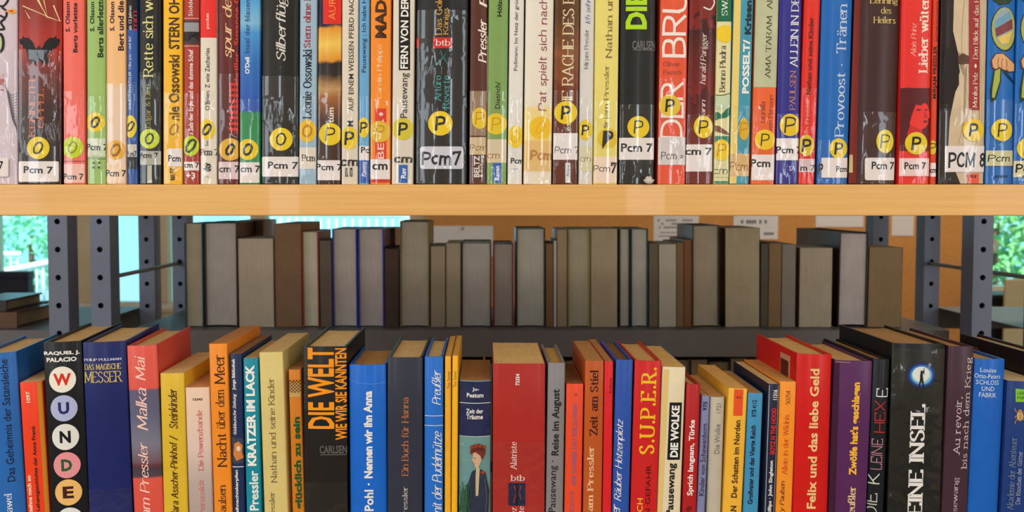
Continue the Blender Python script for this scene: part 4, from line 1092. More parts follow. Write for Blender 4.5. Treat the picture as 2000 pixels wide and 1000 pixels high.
for q, (xa, xb, xc, xd, lb) in enumerate(((1932, 1988, 1927, 1979, 'blue book with a hand holding an oval mirror, whole spine visible'), (1989.5, 2046, 1981, 2034, 'second blue book with a hand and mirror, cut by the right edge'))):
    b = U(xa, xb, xc, xd, lb, (24, 106, 190), False, film=200, bulge=.003, dy=.001)
    o = xa - 1932
    def sh(pts, dx=0): return [(x + o, y) for x, y in pts]
    b.ell(1962 + o, 57, 25, 44, (30, 44, 30), 'mirror_picture', rot=-.03); b.ell(1962 + o, 56, 23.5, 42, (176, 178, 84), 'mirror_picture'); b.ell(1961 + o, 52, 19, 36, (150, 170, 176), 'mirror_picture')
    b.poly(sh([(1944, 40), (1972, 22), (1976, 34), (1944, 58)]), (110, 160, 190), 'mirror_picture'); b.poly(sh([(1944, 56), (1978, 36), (1979, 56), (1946, 72)]), (130, 66, 70), 'mirror_picture'); b.poly(sh([(1948, 74), (1978, 60), (1970, 84), (1956, 86)]), (226, 196, 96), 'mirror_picture')
    b.poly(sh([(1940, 0), (1950, -20), (1974, -24), (1982, -6), (1970, 8), (1952, 10)]), (40, 60, 40), 'mirror_picture')
    b.line(sh([(1960, 140), (1988, 166)]), 4, (20, 40, 60), 'mirror_picture')
    b.poly(sh([(1946, 106), (1956, 104), (1954, 160), (1944, 196), (1936, 200), (1935, 176)]), (30, 50, 30), 'mirror_handle'); b.poly(sh([(1947, 108), (1954, 106), (1952, 158), (1942, 192), (1938, 190), (1939, 172)]), (168, 180, 80), 'mirror_handle')
    b.poly(sh([(1936, 118), (1944, 104), (1958, 103), (1984, 124), (1984, 140), (1970, 142), (1962, 132), (1958, 138), (1952, 134), (1944, 138), (1938, 134)]), (90, 50, 40), 'hand_picture')
    b.poly(sh([(1938, 118), (1945, 106), (1957, 105), (1984, 126), (1984, 138), (1971, 140), (1962, 129), (1957, 135), (1952, 131), (1944, 135), (1940, 131)]), (220, 168, 120), 'hand_picture')
    for pp in ([(1950, 112), (1948, 124), (1950, 133)], [(1958, 114), (1955, 124), (1957, 134)], [(1964, 116), (1966, 126), (1964, 132)]): b.line(sh(pp), 1, (120, 70, 50), 'finger_line', curve=True)
    b.dot((1957 if q == 0 else 2008), (254 if q == 0 else 290), 22, 'P', (232, 204, 40), BLK, rx=21)
    if q == 0: b.lab(1926, 294, 1982, 324, 'Pcm', 1930, 1972, 302, 316, 'hand', r=1, col=(204, 202, 160))
    else: b.lab(1980, 314, 2036, 346, 'Pcm', 1984, 2024, 320, 338, 'handb', r=1, col=(214, 206, 160))
    b.H('KINDER', 1955 + o - q * 4, 345, 26, 5, (30, 50, 90), 'sansb'); b.film(200)

# fluffy paper scrap at the foot of the wide black book
bm = bmesh.new()
for k in range(11):
    a = -1.2 + 2.4 * k / 10
    tube(bm, (0, 0, .006), (math.sin(a) * .006, -.002, .0062 - math.cos(a) * .0056), .0004, 5)
for k in range(4):
    tube(bm, (-.003 + k * .002, 0, .0058), (-.001 + k * .001, .0005, .0078), .0006, 5)
o = bm_obj('paper_scrap', bm, mat('white_fluff', (214, 208, 200), .9, .1, 90.0))
p = P(1266, 360.5, .9); o.location = (p.x, .8985, SZ1 + .0)
tag(o, 'tiny frayed white paper scrap at the shelf edge below a black book', 'scrap')

# ------------------------------------------------------------------ books on the lower shelf
GL = 'books on the lower shelf'
YL = 0.921
TAN = (226, 196, 140)
def W(x0, x1, yt, x2, x3, label, cover, hard=False, depth=.135, **kw):
    return Book(x0, x1, yt, x2, x3, 1000, kw.pop('Y', YL) + _j.uniform(-.0008, .0008), LZ + .0002, depth, label, cover, hard, kw.pop('bulge', .0022 if hard else .0009), GL, pages=kw.pop('pages', TAN), **kw)
WHT = (236, 236, 236)

b = W(-48, 32, 690, -22, 46, 'blue book with black title, cut by the left edge of the picture', (40, 106, 188), True, .13, yaw=.13, bulge=.004)
b.V('Das Geheimnis der Satansleiche', 14, 700, 944, 14, (26, 34, 60), 'sans'); b.V('leiche', 3, 700, 700.5, .1, (26, 34, 60)); b.V('Monika Pawel', 19, 962, 1080, 14, (226, 232, 240), 'serif', 'author_lettering')
b = W(38, 82, 746, 53, 97, 'orange-red paperback numbered at the top, tucked left of the circle-letter book', (240, 66, 32), False, .1, yaw=.13)
b.poly([(72, 744), (90, 744), (104, 1010), (88, 1010)], (196, 130, 40), 'cover_band'); b.V('1097', 56, 764, 786, 8, (240, 226, 200), 'sansb', 'series_number'); b.V('sehne mich so', 59, 927, 1000, 8, (244, 226, 210), 'sansb'); b.V('Lebensgeschichte der Anne Frank', 71, 829, 1000, 9, (70, 40, 30), 'sansb')
b = W(82, 159, 668, 99, 173, 'black hardcover with coloured circles holding large letters', (20, 22, 28), True, .148, yaw=.115, bulge=.003)
b.H('RAQUEL J.', 120, 690, 68, 9, WHT, 'sansx', 'author_lettering'); b.H('PALACIO', 120, 702, 57, 9, WHT, 'sansx', 'author_lettering')
for (l, cx_, cy_, cc, lc) in (('W', 122, 741, (240, 236, 226), (214, 50, 34)), ('U', 125, 797, (176, 186, 226), (34, 40, 110)), ('N', 128, 853, (226, 228, 226), (20, 22, 26)), ('D', 131, 908, (232, 150, 160), (48, 92, 52)), ('E', 134, 961, (238, 188, 116), (66, 30, 30)), ('R', 137, 1016, (226, 230, 232), (40, 40, 40))):
    d = b.ell(cx_, cy_, 25.5, 25.5, cc, 'letter_disc', n=32); b.H(l, cx_, cy_, 34 if l == 'W' else 21, 24, lc, 'sansx', 'disc_lettering', d)
b = W(160, 245, 668, 173, 258, 'navy hardcover with gold fantasy-style title', (24, 36, 104), True, .135, yaw=.105, bulge=.003)
b.H('PHILIP PULLMAN', 200, 702, 72, 5, (210, 214, 226), 'serifb', 'author_lettering'); b.H('DAS MAGISCHE', 200, 716, 70, 12, (206, 186, 120), 'serifb'); b.H('MESSER', 201, 736, 73, 23, (206, 186, 112), 'serif')
b.film(940, 1080, 176)
b = W(246, 306, 675, 260, 320, 'salmon red hardcover with a hazy blue-grey picture band', (216, 84, 74), True, .135, yaw=.07,
      gmat=([(600, (226, 90, 78)), (742, (222, 88, 76)), (745, (96, 92, 122)), (790, (96, 100, 130)), (850, (124, 124, 146)), (885, (116, 90, 104)), (893, (100, 52, 62)), (900, (70, 64, 76)), (914, (76, 70, 84)), (918, (222, 90, 76)), (1084, (214, 80, 70))], .008))
b.V('Mai', 274, 694, 744, 20, (246, 206, 196), 'ital'); b.V('Malka', 277, 756, 842, 22, (246, 206, 196), 'ital'); b.V('Mirjam Pressler', 285, 860, 1060, 24, (246, 206, 196), 'ital', 'author_lettering')
b = W(311, 360, 729, 320, 366, 'mustard yellow paperback with brown brush lettering', (220, 184, 52), False, .13, yaw=.02)
b.V('Steinkinder', 338, 758, 838, 18, (70, 46, 20), 'italb'); b.V('Clara Asscher-Pinkhof /', 341, 848, 1014, 17, (70, 46, 20), 'italb', 'author_lettering')
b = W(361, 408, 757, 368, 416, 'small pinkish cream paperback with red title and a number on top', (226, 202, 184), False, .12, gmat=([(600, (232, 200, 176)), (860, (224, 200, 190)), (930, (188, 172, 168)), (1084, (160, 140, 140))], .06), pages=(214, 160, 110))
b.H('13343', 386, 780, 19, 5, (50, 44, 44), 'sansb', 'series_number'); b.V('Die Powenzbande', 391, 800, 921, 11, (206, 92, 92), 'serif'); b.V('Penzoldt', 394, 936, 1010, 10, (206, 120, 116), 'serif', 'author_lettering')
b = W(407, 443, 671.5, 417, 454, 'orange paperback with large brown serif title, tallest of the left group', (240, 144, 42), False, .137, pages=(198, 140, 84))
b.V('Meer', 428, 692, 752, 21, (70, 40, 24), 'serif'); b.V('über dem', 430, 760, 838, 17, (70, 40, 24), 'serif'); b.V('Nacht', 433, 846, 914, 20, (70, 40, 24), 'serif'); b.V('Gary Paulsen', 437, 945, 1060, 19, (70, 40, 24), 'serif', 'author_lettering')
b = W(448, 472.5, 691, 455, 478, 'narrow navy book with a tiny picture between white lines', (30, 46, 88), False, .13, pages=(150, 116, 76))
b.V('Junge Bibliothek', 457, 700, 762, 8, WHT, 'sansb'); b.V('Süddeutsche Zeitung', 459, 768, 850, 8, WHT, 'italb'); b.band(852, 853.5, WHT); b.rect(453, 855, 477, 905, (60, 66, 90)); b.poly([(458, 866), (466, 862), (474, 870), (472, 884), (476, 894), (462, 900), (456, 888)], (206, 130, 70)); b.ell(466, 876, 4, 5, (230, 210, 190)); b.band(907, 908.5, WHT)
b.V('Der Weihnachtskarpfen', 464, 916, 1040, 8, WHT, 'sansb')
b = W(473.5, 504, 699.5, 481, 510, 'teal paperback with bold white capitals', (20, 140, 166), False, .12, pages=(196, 160, 104))
b.V('KRATZER IM LACK', 490, 711, 912, 18, (238, 244, 240), 'sansx'); b.V('Pressler', 496, 918, 998, 18, (226, 238, 236), 'sansb', 'author_lettering')
b = W(504.5, 553, 688, 516, 562, 'cream-yellow paperback with spaced brown serif title, low shelf left', (216, 198, 128), False, .137)
b.V('Nathan und seine Kinder', 532, 736, 946, 13, (120, 100, 66), 'serif'); b.V('Mirjam Pressler', 534, 958, 1090, 13, (120, 100, 66), 'serif', 'author_lettering')
b = W(562, 587, 722, 571, 594, 'orange-brown paperback with a woven pattern band and green title', (206, 124, 34), False, .07, pages=(170, 120, 70))
sq = []
for r_ in range(8):
    for c_ in range(9):
        if (r_ + c_) % 2: sq.append([(562 + c_ * 3.2, 742 + r_ * 3.1 + 3.1), (565.2 + c_ * 3.2, 742 + r_ * 3.1 + 3.1), (565.2 + c_ * 3.2, 742 + r_ * 3.1), (562 + c_ * 3.2, 742 + r_ * 3.1)])
b.band(740, 768, (196, 160, 100)); b.polys(sq, (96, 60, 30), 'woven_pattern'); b.V('glücklich zu sein', 582, 812, 996, 15, (30, 84, 40), 'sansx')
b = W(589.5, 678, 677, 594.5, 678, 'wide black hardcover with huge orange condensed capitals', (30, 27, 26), True, .142, bulge=.0015, pages=(236, 208, 150))
b.V('DIE WELT', 627, 678, 839, 52, (244, 152, 34), 'sansb'); b.V('WIE WIR SIE KANNTEN', 666, 679, 861, 23, (244, 152, 34), 'sansb'); b.V('SUSAN BETH PFEFFER', 596, 684, 800, 7, (82, 70, 58), 'serif', 'author_lettering'); b.H('CARLSEN', 651, 878, 54, 16, (96, 94, 92), 'sansb', 'publisher_lettering'); b.rect(625, 887, 678, 889, (90, 88, 86)); b.film(942, 1080)
b = W(679, 755, 713, 683.5, 755, 'bright blue hardcover with white title under a clear cover fold', (22, 104, 212), True, .115, bulge=.0045, pages=(190, 148, 90))
b.V('Nennen wir ihn Anna', 719, 762, 936, 17, WHT, 'sansx'); b.V('Peter Pohl ·', 721, 942, 1060, 18, WHT, 'sansb', 'author_lettering'); b.line([(680, 740), (700, 748), (730, 750), (755, 747)], 1.2, (70, 150, 236), 'film_edge', curve=True)
b = W(756, 826, 698.5, 756, 825, 'dark slate hardcover with small copper serif title', (48, 52, 70), True, .14, bulge=.0012)
b.V('Ein Buch für Hanna', 791, 774, 932, 14, (186, 116, 72), 'serif'); b.V('Mirjam Pressler', 792, 948, 1080, 13, (196, 190, 186), 'serif', 'author_lettering')
b = W(828, 866.5, 697, 828.5, 865, 'narrow bright blue hardcover with white italic script', (36, 112, 212), True, .13, bulge=.0022)
b.V('Preußler', 852, 722, 792, 18, WHT, 'script', 'author_lettering'); b.band(812, 813.3, (210, 226, 244)); b.band(831, 832.3, (210, 226, 244)); b.V('mit der Pudelmütze', 853, 840, 1012, 20, WHT, 'script')
b = W(868.5, 881.5, 696, 868, 880.5, 'thin yellow booklet, left one of the pair beside the blue script book', (238, 176, 44), False, .14, bulge=.0005, pages=(226, 180, 100))
b.V('Tina Sumer', 876, 724, 760, 6, (150, 104, 30), 'sans')
b = W(882.5, 896, 695, 881.5, 893, 'thin yellow booklet, right one of the pair beside the navy classic', (244, 184, 36), False, .14, bulge=.0005, pages=(226, 180, 100))
b.V('Tino Sumer', 888.5, 724, 757, 6, (150, 104, 30), 'sans')
b = W(896.5, 959, 744, 895, 958, 'short book, navy above and sea-green below, with a painted youth', (106, 154, 158), False, .125, bulge=.004, pages=(170, 128, 78), film=(744, 1080))
b.band(700, 852, (18, 34, 84)); b.band(787, 788.2, WHT); b.band(852, 853.4, (190, 200, 200)); b.H('Jo-', 929, 761, 13, 9, WHT, 'sansb', 'author_lettering'); b.H('Pestum', 928, 772, 33, 9, WHT, 'sansb', 'author_lettering'); b.H('Zeit der', 927, 803, 34, 9, WHT, 'sansb'); b.H('Träume', 927, 814, 33, 10, WHT, 'sansb')
b.poly([(922, 920), (934, 914), (948, 922), (956, 960), (954, 1010), (912, 1010), (912, 950)], (40, 50, 76), 'figure_coat'); b.poly([(930, 912), (937, 914), (936, 930), (934, 968), (929, 968), (929, 930)], (206, 186, 150), 'figure_scarf'); b.poly([(924, 884), (938, 882), (940, 900), (934, 914), (928, 912), (923, 898)], (214, 176, 146), 'figure_face')
b.poly([(918, 878), (924, 868), (936, 866), (947, 872), (949, 884), (943, 898), (938, 890), (928, 882), (919, 888)], (120, 48, 34), 'figure_hair'); b.ell(943, 923, 4, 3, (176, 50, 40), 'figure_brooch')
b.ell(927, 894, 1.3, .9, (40, 30, 30), 'figure_face'); b.line([(924, 905), (928, 906)], .9, (150, 60, 50), 'figure_face'); b.poly([(923, 893), (920.5, 899), (924, 901)], (206, 166, 136), 'figure_face')
for q in range(7): b.ell(921 + q * 4.2, 873 + (q % 2) * 5 - (2 if 1 < q < 5 else 0), 3.6, 3.6, ((150, 62, 40), (96, 36, 28))[q % 2], 'figure_hair', n=8)
b.line([(918, 940), (914, 975), (918, 1005)], 1.2, (90, 104, 130), 'coat_fold', curve=True); b.line([(946, 935), (950, 970), (947, 1005)], 1.2, (90, 104, 130), 'coat_fold', curve=True)
for q in range(10): b.line([(896 + q * 2, 1000), (900 + q * 2, 975 - (q % 3) * 12), (894 + q * 3, 955 - (q % 4) * 5)], 1.2, (36, 84, 44), 'painted_leaves', curve=True)
b = W(962, 1066, 710, 962, 1064, 'very wide brick-red paperback with small white number and red logo', (170, 42, 38), False, .137, bulge=.0008, pages=(236, 200, 136))
b.V('73354', 1011, 730, 753, 8, WHT, 'sansb', 'series_number'); b.V('Alatriste', 1003, 862, 918, 13, (242, 226, 220), 'serif'); b.V('Pérez', 1003, 990, 1030, 12, (242, 226, 220), 'serif', 'author_lettering'); b.V('Reverte', 1018, 988, 1040, 12, (242, 226, 220), 'serif', 'author_lettering'); b.H('btb', 1011, 933, 28, 12, (242, 226, 220), 'serif', 'publisher_lettering')
b.rect(993, 943, 1026, 987, (28, 36, 74)); b.line([(1004, 948), (1008, 962), (1003, 982)], 2, (170, 50, 50)); b.line([(1018, 948), (1014, 962), (1018, 976)], 2, (120, 60, 80)); b.rect(1007, 943, 1012, 987, (16, 18, 34)); b.film(862, 1080)
b = W(1070, 1105, 709, 1066, 1100, 'grey book with black sans title beside the wide red one', (134, 132, 138), True, .12, bulge=.002, pages=(206, 166, 96))
b.V('Reise im August', 1087, 759, 891, 19, (36, 34, 38), 'sansb'); b.V('Pausewang ·', 1081, 898, 1002, 18, (36, 34, 38), 'sans', 'author_lettering')
b = W(1106, 1140.5, 750, 1102, 1136, 'short orange-red paperback with faded lilac capitals', (232, 78, 44), False, .12, pages=(150, 104, 60))
b.V('DER SOMMER HAT ESELSOHREN', 1122, 786, 950, 9, (150, 92, 128), 'sansb'); b.V('PROCHÁZKOVÁ', 1116, 958, 1036, 10, (150, 92, 128), 'sans', 'author_lettering'); b.H('0', 1125, 771, 6, 7, (150, 70, 60))
b = W(1143, 1180, 705, 1138, 1176, 'rust-brown paperback with dark serif title and peach author name', (186, 88, 36), False, .135, pages=(196, 144, 84))
b.V('Zeit am Stiel', 1160, 721, 852, 17, (66, 26, 22), 'serifb'); b.V('Mirjam Pressler', 1154, 869, 1045, 16, (238, 190, 148), 'serifb', 'author_lettering')
b = W(1181, 1198.5, 706, 1176.5, 1194.5, 'slim crimson booklet between the rust-brown and blue books', (218, 34, 44), False, .15, bulge=.0005, pages=(186, 140, 80))
b.V('Rotfuchs', 1192, 738, 768, 5, (110, 20, 30), 'sans')
b = W(1203, 1237.5, 703, 1195, 1229, 'royal blue hardcover with white brush-script title', (44, 84, 176), True, .13, bulge=.0015, pages=(140, 100, 60))
b.V('Räuber Hotzenplotz', 1210, 816, 981, 18, WHT, 'script'); b.V('Der', 1202, 984, 1020, 18, WHT, 'script')
b = W(1239.5, 1293.5, 705, 1231, 1284, 'red hardcover with large yellow dotted capitals', (204, 34, 36), True, .135, bulge=.0018, pages=(226, 186, 120))
b.V('S.U.P.E.R.', 1266, 716, 889, 31, (240, 196, 40), 'serifb'); b.V('SUSI IN GEFAHR', 1265, 906, 1060, 10, (84, 20, 24), 'sans'); b.V('ROTSCH', 1249, 972, 1050, 11, (240, 196, 60), 'sans', 'author_lettering')
b = W(1295, 1339.5, 717, 1283.5, 1330, 'cream paperback with a white title in a black box', (226, 214, 184), False, .137, pages=(232, 196, 120))
b.poly([(1308, 786), (1332, 786), (1328, 898), (1303, 898)], (26, 25, 26)); b.V('DIE WOLKE', 1318, 791, 894, 16, WHT, 'sansx'); b.V('Gudrun Pausewang', 1310, 902, 1090, 19, (30, 30, 32), 'sansb', 'author_lettering'); b.poly([(1297, 722), (1306, 722), (1292, 1010), (1284, 1010)], (228, 196, 120), 'cover_band')
b = W(1341, 1370, 751, 1333, 1361, 'crimson hardcover with white sans title, low shelf right', (178, 32, 36), True, .12, bulge=.002, pages=(226, 190, 130))
b.V('Sprich langsam, Türke', 1351, 818, 970, 14, WHT, 'sansb'); b.V('Kirchner/Sturk', 1343, 985, 1090, 12, (90, 24, 30), 'sansb', 'author_lettering')
b = W(1371.5, 1387.5, 773, 1361.5, 1377, 'slim lavender paperback numbered at the top', (128, 132, 176), False, .12, bulge=.0005, pages=(206, 160, 100))
b.V('975', 1377, 784, 802, 8, (36, 36, 60), 'sansb', 'series_number'); b.V('Kinder von Schewenborn', 1373, 826, 970, 10, (40, 40, 66), 'sans')
b = W(1388.5, 1416, 776, 1380, 1410, 'worn pale grey paperback with grey title', (190, 182, 168), False, .12, bulge=.0025, pages=(206, 156, 92))
b.V('1721', 1404, 788, 807, 9, (120, 120, 120), 'sans', 'series_number'); b.V('Die Wolke', 1401, 828, 887, 11, (118, 116, 118), 'sans')
b = W(1424, 1460.5, 759, 1411, 1450, 'golden yellow paperback with an orange-red numbered block', (240, 184, 62), False, .137, pages=(238, 190, 110))
b.poly([(1434, 760), (1452, 760), (1450, 812), (1432, 812)], (230, 84, 40)); b.H('414', 1443, 776, 10, 6, (120, 40, 20), 'sansb', 'series_number'); b.V('Der Schatten im Norden', 1437, 819, 974, 12, (80, 50, 26), 'sansb'); b.V('PHILIP PULLMAN', 1430, 986, 1100, 12, (60, 40, 20), 'sansb', 'author_lettering')
b = W(1462, 1491, 768, 1451, 1482, 'light blue paperback with dark number and title', (64, 146, 196), False, .125, pages=(190, 140, 84))
b.V('RTB 4112', 1473, 781, 814, 9, (26, 40, 60), 'sansb', 'series_number'); b.V('Großvater und das Vierte Reich', 1468, 829, 987, 10, (24, 30, 50), 'sansb')
b = W(1500.5, 1523, 750, 1491, 1513, 'black-sided paperback with red and white title and pale outline', (30, 36, 62), False, .13, bulge=.0005)
b.line([(1503, 752), (1494, 1010)], 1.2, (170, 180, 200), 'outline'); b.line([(1521, 752), (1511, 1010)], 1.2, (170, 180, 200), 'outline')
b.V('11316', 1514, 761, 781, 9, WHT, 'sansb', 'series_number'); b.V('BOYZ N THE HOOD', 1510, 796, 888, 10, (206, 44, 48), 'sansx'); b.V('Phillips · John Singleton', 1505, 898, 1012, 9, WHT, 'sansb', 'author_lettering')
b = W(1524, 1556, 745.5, 1514, 1548, 'light orange paperback with number, red title and italic author', (244, 150, 44), False, .13, pages=(226, 170, 100))
b.V('50254', 1539, 763, 790, 9, (110, 60, 24), 'serif', 'series_number'); b.V('Allein in der Wildnis', 1534, 808, 929, 11, (206, 76, 34), 'serif'); b.V('Gary Paulsen', 1528, 938, 1022, 12, (84, 50, 30), 'ital', 'author_lettering')
b = W(1558, 1627.5, 692.5, 1549, 1619, 'bright red hardcover with pale gold title and barcode on its side', (206, 24, 22), True, .14, bulge=.0035, pages=(232, 190, 124))
b.V('Felix und das liebe Geld', 1588, 718, 997, 18, (238, 202, 140), 'sansb')
bb = bmesh.new()
z1 = b.h - .006
box(bb, -b.w / 2 - .0008, -b.w / 2 - .0002, .022, .052, z1 - .042, z1)
bo = bm_obj('barcode_label', bb, print_mat((206, 150, 120)), b.root)
bb = bmesh.new()
yy = .025; rr = random.Random(5)
while yy < .050:
    q = rr.choice((.0005, .0009, .0014)); box(bb, -b.w / 2 - .0011, -b.w / 2 - .00085, yy, yy + q, z1 - .036, z1 - .006); yy += q + rr.choice((.0006, .001))
bm_obj('barcode_lines', bb, print_mat((90, 24, 20)), bo)
b = W(1630, 1707, 705, 1620, 1692, 'purple hardcover with bold yellow title, worn at its corners', (86, 38, 92), True, .135, bulge=.0012, pages=(226, 186, 124))
b.poly([(1628, 700), (1641, 700), (1631, 1010), (1614, 1010)], (60, 24, 50), 'cover_band'); b.V("Zwölfe hat's geschlagen", 1669, 745, 930, 17, (244, 186, 62), 'sansx'); b.V('Otfried Preußler', 1661, 948, 1095, 15, (226, 196, 150), 'serifb', 'author_lettering')
b.line([(1632, 707), (1660, 708)], 1, (190, 160, 140), 'worn_edge'); b.line([(1696, 707), (1707, 706)], 1.4, (200, 170, 150), 'worn_edge')
b = W(1708.5, 1740, 702, 1693.5, 1730.5, 'black hardcover with spiky red and white rune-like letters', (22, 26, 34), True, .14, bulge=.0035, pages=(200, 156, 96))
b.V('E', 1724, 758, 776, 24, (214, 214, 222), 'rune'); b.V('HEX', 1719, 782, 846, 22, (176, 44, 50), 'rune'); b.V('LEINE', 1713, 856, 918, 22, (184, 130, 150), 'rune'); b.V('K', 1707, 924, 946, 22, (214, 222, 214), 'rune'); b.V('DIE', 1702, 962, 1012, 22, (190, 200, 190), 'rune')
b = W(1745, 1851, 672, 1735, 1840, 'very wide black hardcover with a glowing moon and white serif title', (18, 22, 24), True, .142, bulge=.004, pages=(190, 150, 96), film=(672, 1080))
for rr_, cc in ((29, (14, 34, 84)), (26, (20, 60, 140)), (23, (50, 120, 200)), (20, (130, 196, 230))): b.ell(1800, 733, rr_, rr_ * .88, cc, 'moon_glow')
b.ell(1799, 731, 17, 15, (226, 236, 232), 'moon'); b.polys([[(1797, 728), (1801, 728), (1803, 742), (1805, 757), (1802, 757), (1799.5, 745), (1795, 757), (1792.5, 757), (1796, 742)], [(1796, 733), (1804, 722), (1805.5, 724), (1799, 736)], [(1803.5, 719), (1805, 719), (1805, 732), (1803.5, 732)]], (16, 18, 26), 'moon_figure'); b.ell(1799.5, 726, 2.2, 2.6, (16, 18, 26), 'moon_figure')
b.V('KEINE INSEL', 1789, 786, 1040, 31, (238, 238, 238), 'serifb')
b = W(1852.5, 1906, 677, 1842, 1889, 'dark plum book with typewriter title in two lines', (66, 42, 56), True, .138, bulge=.0015, pages=(196, 150, 100))
b.V('Au revoir,', 1871, 774, 890, 15, (204, 190, 200), 'mono'); b.V('bis nach dem Krieg', 1889, 696, 919, 15, (204, 190, 200), 'mono'); b.V('Gudrun Pausewang', 1864, 930, 1110, 13, (190, 170, 190), 'serif', 'author_lettering')
b = W(1907.5, 1967, 702, 1891, 1954, 'azure blue book with centred white title lines at its top', (22, 98, 196), True, .1, bulge=.004, pages=(206, 170, 110))
for t_, y_, w__ in (('Louise', 723, 30), ('Otto-Peters', 735, 49), ('SCHLOSS', 747, 43), ('UND', 759.5, 24), ('FABRIK', 771.5, 33)): b.H(t_, 1931 - (y_ - 723) * .03, y_, w__, 9, (200, 220, 240), 'sans', 'title_lettering' if y_ > 740 else 'author_lettering')
b = W(1969, 2041, 745, 1957, 2026, 'deep blue paperback with a golden beetle and green tab, right edge', (26, 58, 126), False, .12, bulge=.002, pages=(226, 206, 160))
b.poly([(1984, 759), (2012, 762), (2010, 785), (1984, 785)], (126, 196, 60), 'green_tab'); b.H('LESEN', 1997, 768, 20, 6, (70, 120, 40), 'sansb'); b.H('POINT', 1997, 777, 20, 6, (70, 120, 40), 'sansb')
b.ell(1992, 813, 6.5, 9, (206, 170, 110), 'beetle'); b.ell(1992, 803, 4, 3.5, (180, 130, 70), 'beetle')
for sx in (-1, 1):
    for yy, y2 in ((806, 801), (813, 813), (818, 824)): b.line([(1992 + sx * 5, yy), (1992 + sx * 10, y2), (1992 + sx * 9, y2 + 4 * (1 if yy > 808 else -1))], 1.2, (190, 150, 90), 'beetle_leg')
b.line([(1992, 808), (1992, 821)], .8, (110, 80, 40), 'beetle')
b.V('Die Akademie der Abenteuer', 1975, 852, 1020, 13, (110, 128, 160), 'serif'); b.V('Die Knochen der Götter', 1989, 880, 986, 9, (176, 182, 196), 'mono')
b = W(2044, 2090, 700, 2033, 2075, 'tall dark book with a shadowy printed side, right edge above the beetle book', (34, 18, 20), True, .17, bulge=.002)
bb = bmesh.new(); x_ = -b.w / 2 - .0004
def side(pts): 
    f = bb.faces.new([bb.verts.new((x_, y, b.h - z)) for y, z in pts])
side([(.155, .012), (.130, .010), (.105, .03), (.09, .034), (.11, .022), (.125, .02), (.14, .03)]); side([(.07, .03), (.05, .025), (.035, .05), (.045, .09), (.055, .05)]); side([(.15, .045), (.13, .05), (.12, .08), (.135, .075)])
bm_obj('cover_picture', bb, print_mat((120, 70, 50)), b.root)

# ------------------------------------------------------------------ books on the steel rack behind, fore-edges towards us
GR = 'grey fore-edge books on the steel rack behind'
YR = 1.70
GP = (156, 154, 148)
def R(x0, x1, yt, label, cover, hard=True, pg=GP, dY=0.0, depth=.14, pins=.003, **kw):
    Y = YR + dY + _j.uniform(0, .004)
    return Book(x0, x1, yt, kw.pop('x2', x0 + (3 if x0 < 700 else 0) - (2 if x0 > 1500 else 0)), kw.pop('x3', x1 + (2 if x1 < 700 else 0) - (2 if x1 > 1500 else 0)), 640, Y, SHZ + .0003, depth, label, cover, hard, .001, GR, pages=pg, turned=True, pinset=pins, **kw)
BRN, DKB = (96, 70, 52), (58, 46, 42)
R(359, 396, 436, 'leftmost rear book, grey-beige pages and a teal right board', (20, 74, 92), True, (168, 162, 146), pins=.001)
R(398, 463, 434, 'thick pale grey rear book with nearly black boards, second from the left', (52, 40, 38), True, (174, 172, 174))
R(464, 534, 466, 'shorter wide rear paperback with tan right board', (126, 100, 76), False, (178, 172, 160))
R(468, 514, 430, 'brown book standing deeper behind the short wide one', (104, 74, 54), False, (120, 90, 66), dY=.145, depth=.12)
R(535, 588, 437, 'tall brownish rear book with browned pages', (112, 86, 70), False, (124, 98, 78), depth=.2)
R(588.5, 622, 452, 'slim rear book with red boards and pale pages', (134, 50, 42), True, (190, 190, 176), pins=.0015)
R(623, 647, 470, 'dark grey-brown rear book beside the first blue-bound one', (84, 70, 62), False, (96, 86, 78))
R(648, 697, 447, 'left one of the two royal-blue bound rear books', (36, 54, 150), True, (176, 172, 172), pins=.0015)
R(698, 750, 447, 'right one of the two royal-blue bound rear books', (36, 54, 150), True, (172, 166, 170), pins=.0015)
R(751, 779, 486, 'low dark brown rear book right of the blue-bound pair', (62, 44, 40), False, (66, 50, 46))
R(749, 772, 446, 'pale brown book standing deeper behind the low dark brown one', (136, 104, 80), False, (136, 104, 80), dY=.145, depth=.12)
R(781, 839, 432, 'tallest grey rear book left of the blank notice, with olive right board', (96, 94, 46), True, (164, 158, 150), pins=.002)
R(841, 870, 481, 'small rear paperback, first of the low group under the blank notice', (120, 104, 78), False, (150, 142, 126))
R(871, 900, 475, 'second small rear paperback under the blank notice', (110, 104, 76), False, (158, 152, 134))
R(901, 960, 474, 'wide low rear book with black boards and a yellowed top', (40, 34, 32), True, (172, 172, 176), pins=.002)
R(963, 1003, 476, 'low rear book with a crimson left board', (120, 30, 52), True, (150, 146, 146), pins=.002)
R(1008, 1065, 446, 'tall pale rear book with dark green-black boards', (38, 42, 40), True, (176, 180, 178), pins=.002)
R(1066, 1081, 476, 'narrow brown rear book beside the pale tall one', (110, 80, 50), False, (120, 94, 66))
R(1081.5, 1087, 470, 'hair-thin rear booklet with white edge', (180, 184, 186), False, (190, 190, 190))
R(1088, 1108, 448, 'slim beige rear paperback, left of the olive-bound one', (140, 116, 84), False, (156, 142, 122))
R(1109, 1153, 447, 'grey rear book bound in olive boards', (126, 116, 60), True, (170, 166, 150), pins=.0015)
R(1154, 1206, 447, 'broad beige-grey rear book with a browned right side', (150, 128, 96), False, (166, 156, 136))
R(1209, 1231, 447, 'slim rear book with black left board and white pages', (28, 38, 40), True, (176, 178, 172), pins=.0015)
R(1232, 1266, 447, 'pale rear book framed in dark teal boards', (20, 64, 70), True, (178, 180, 180), pins=.0015)
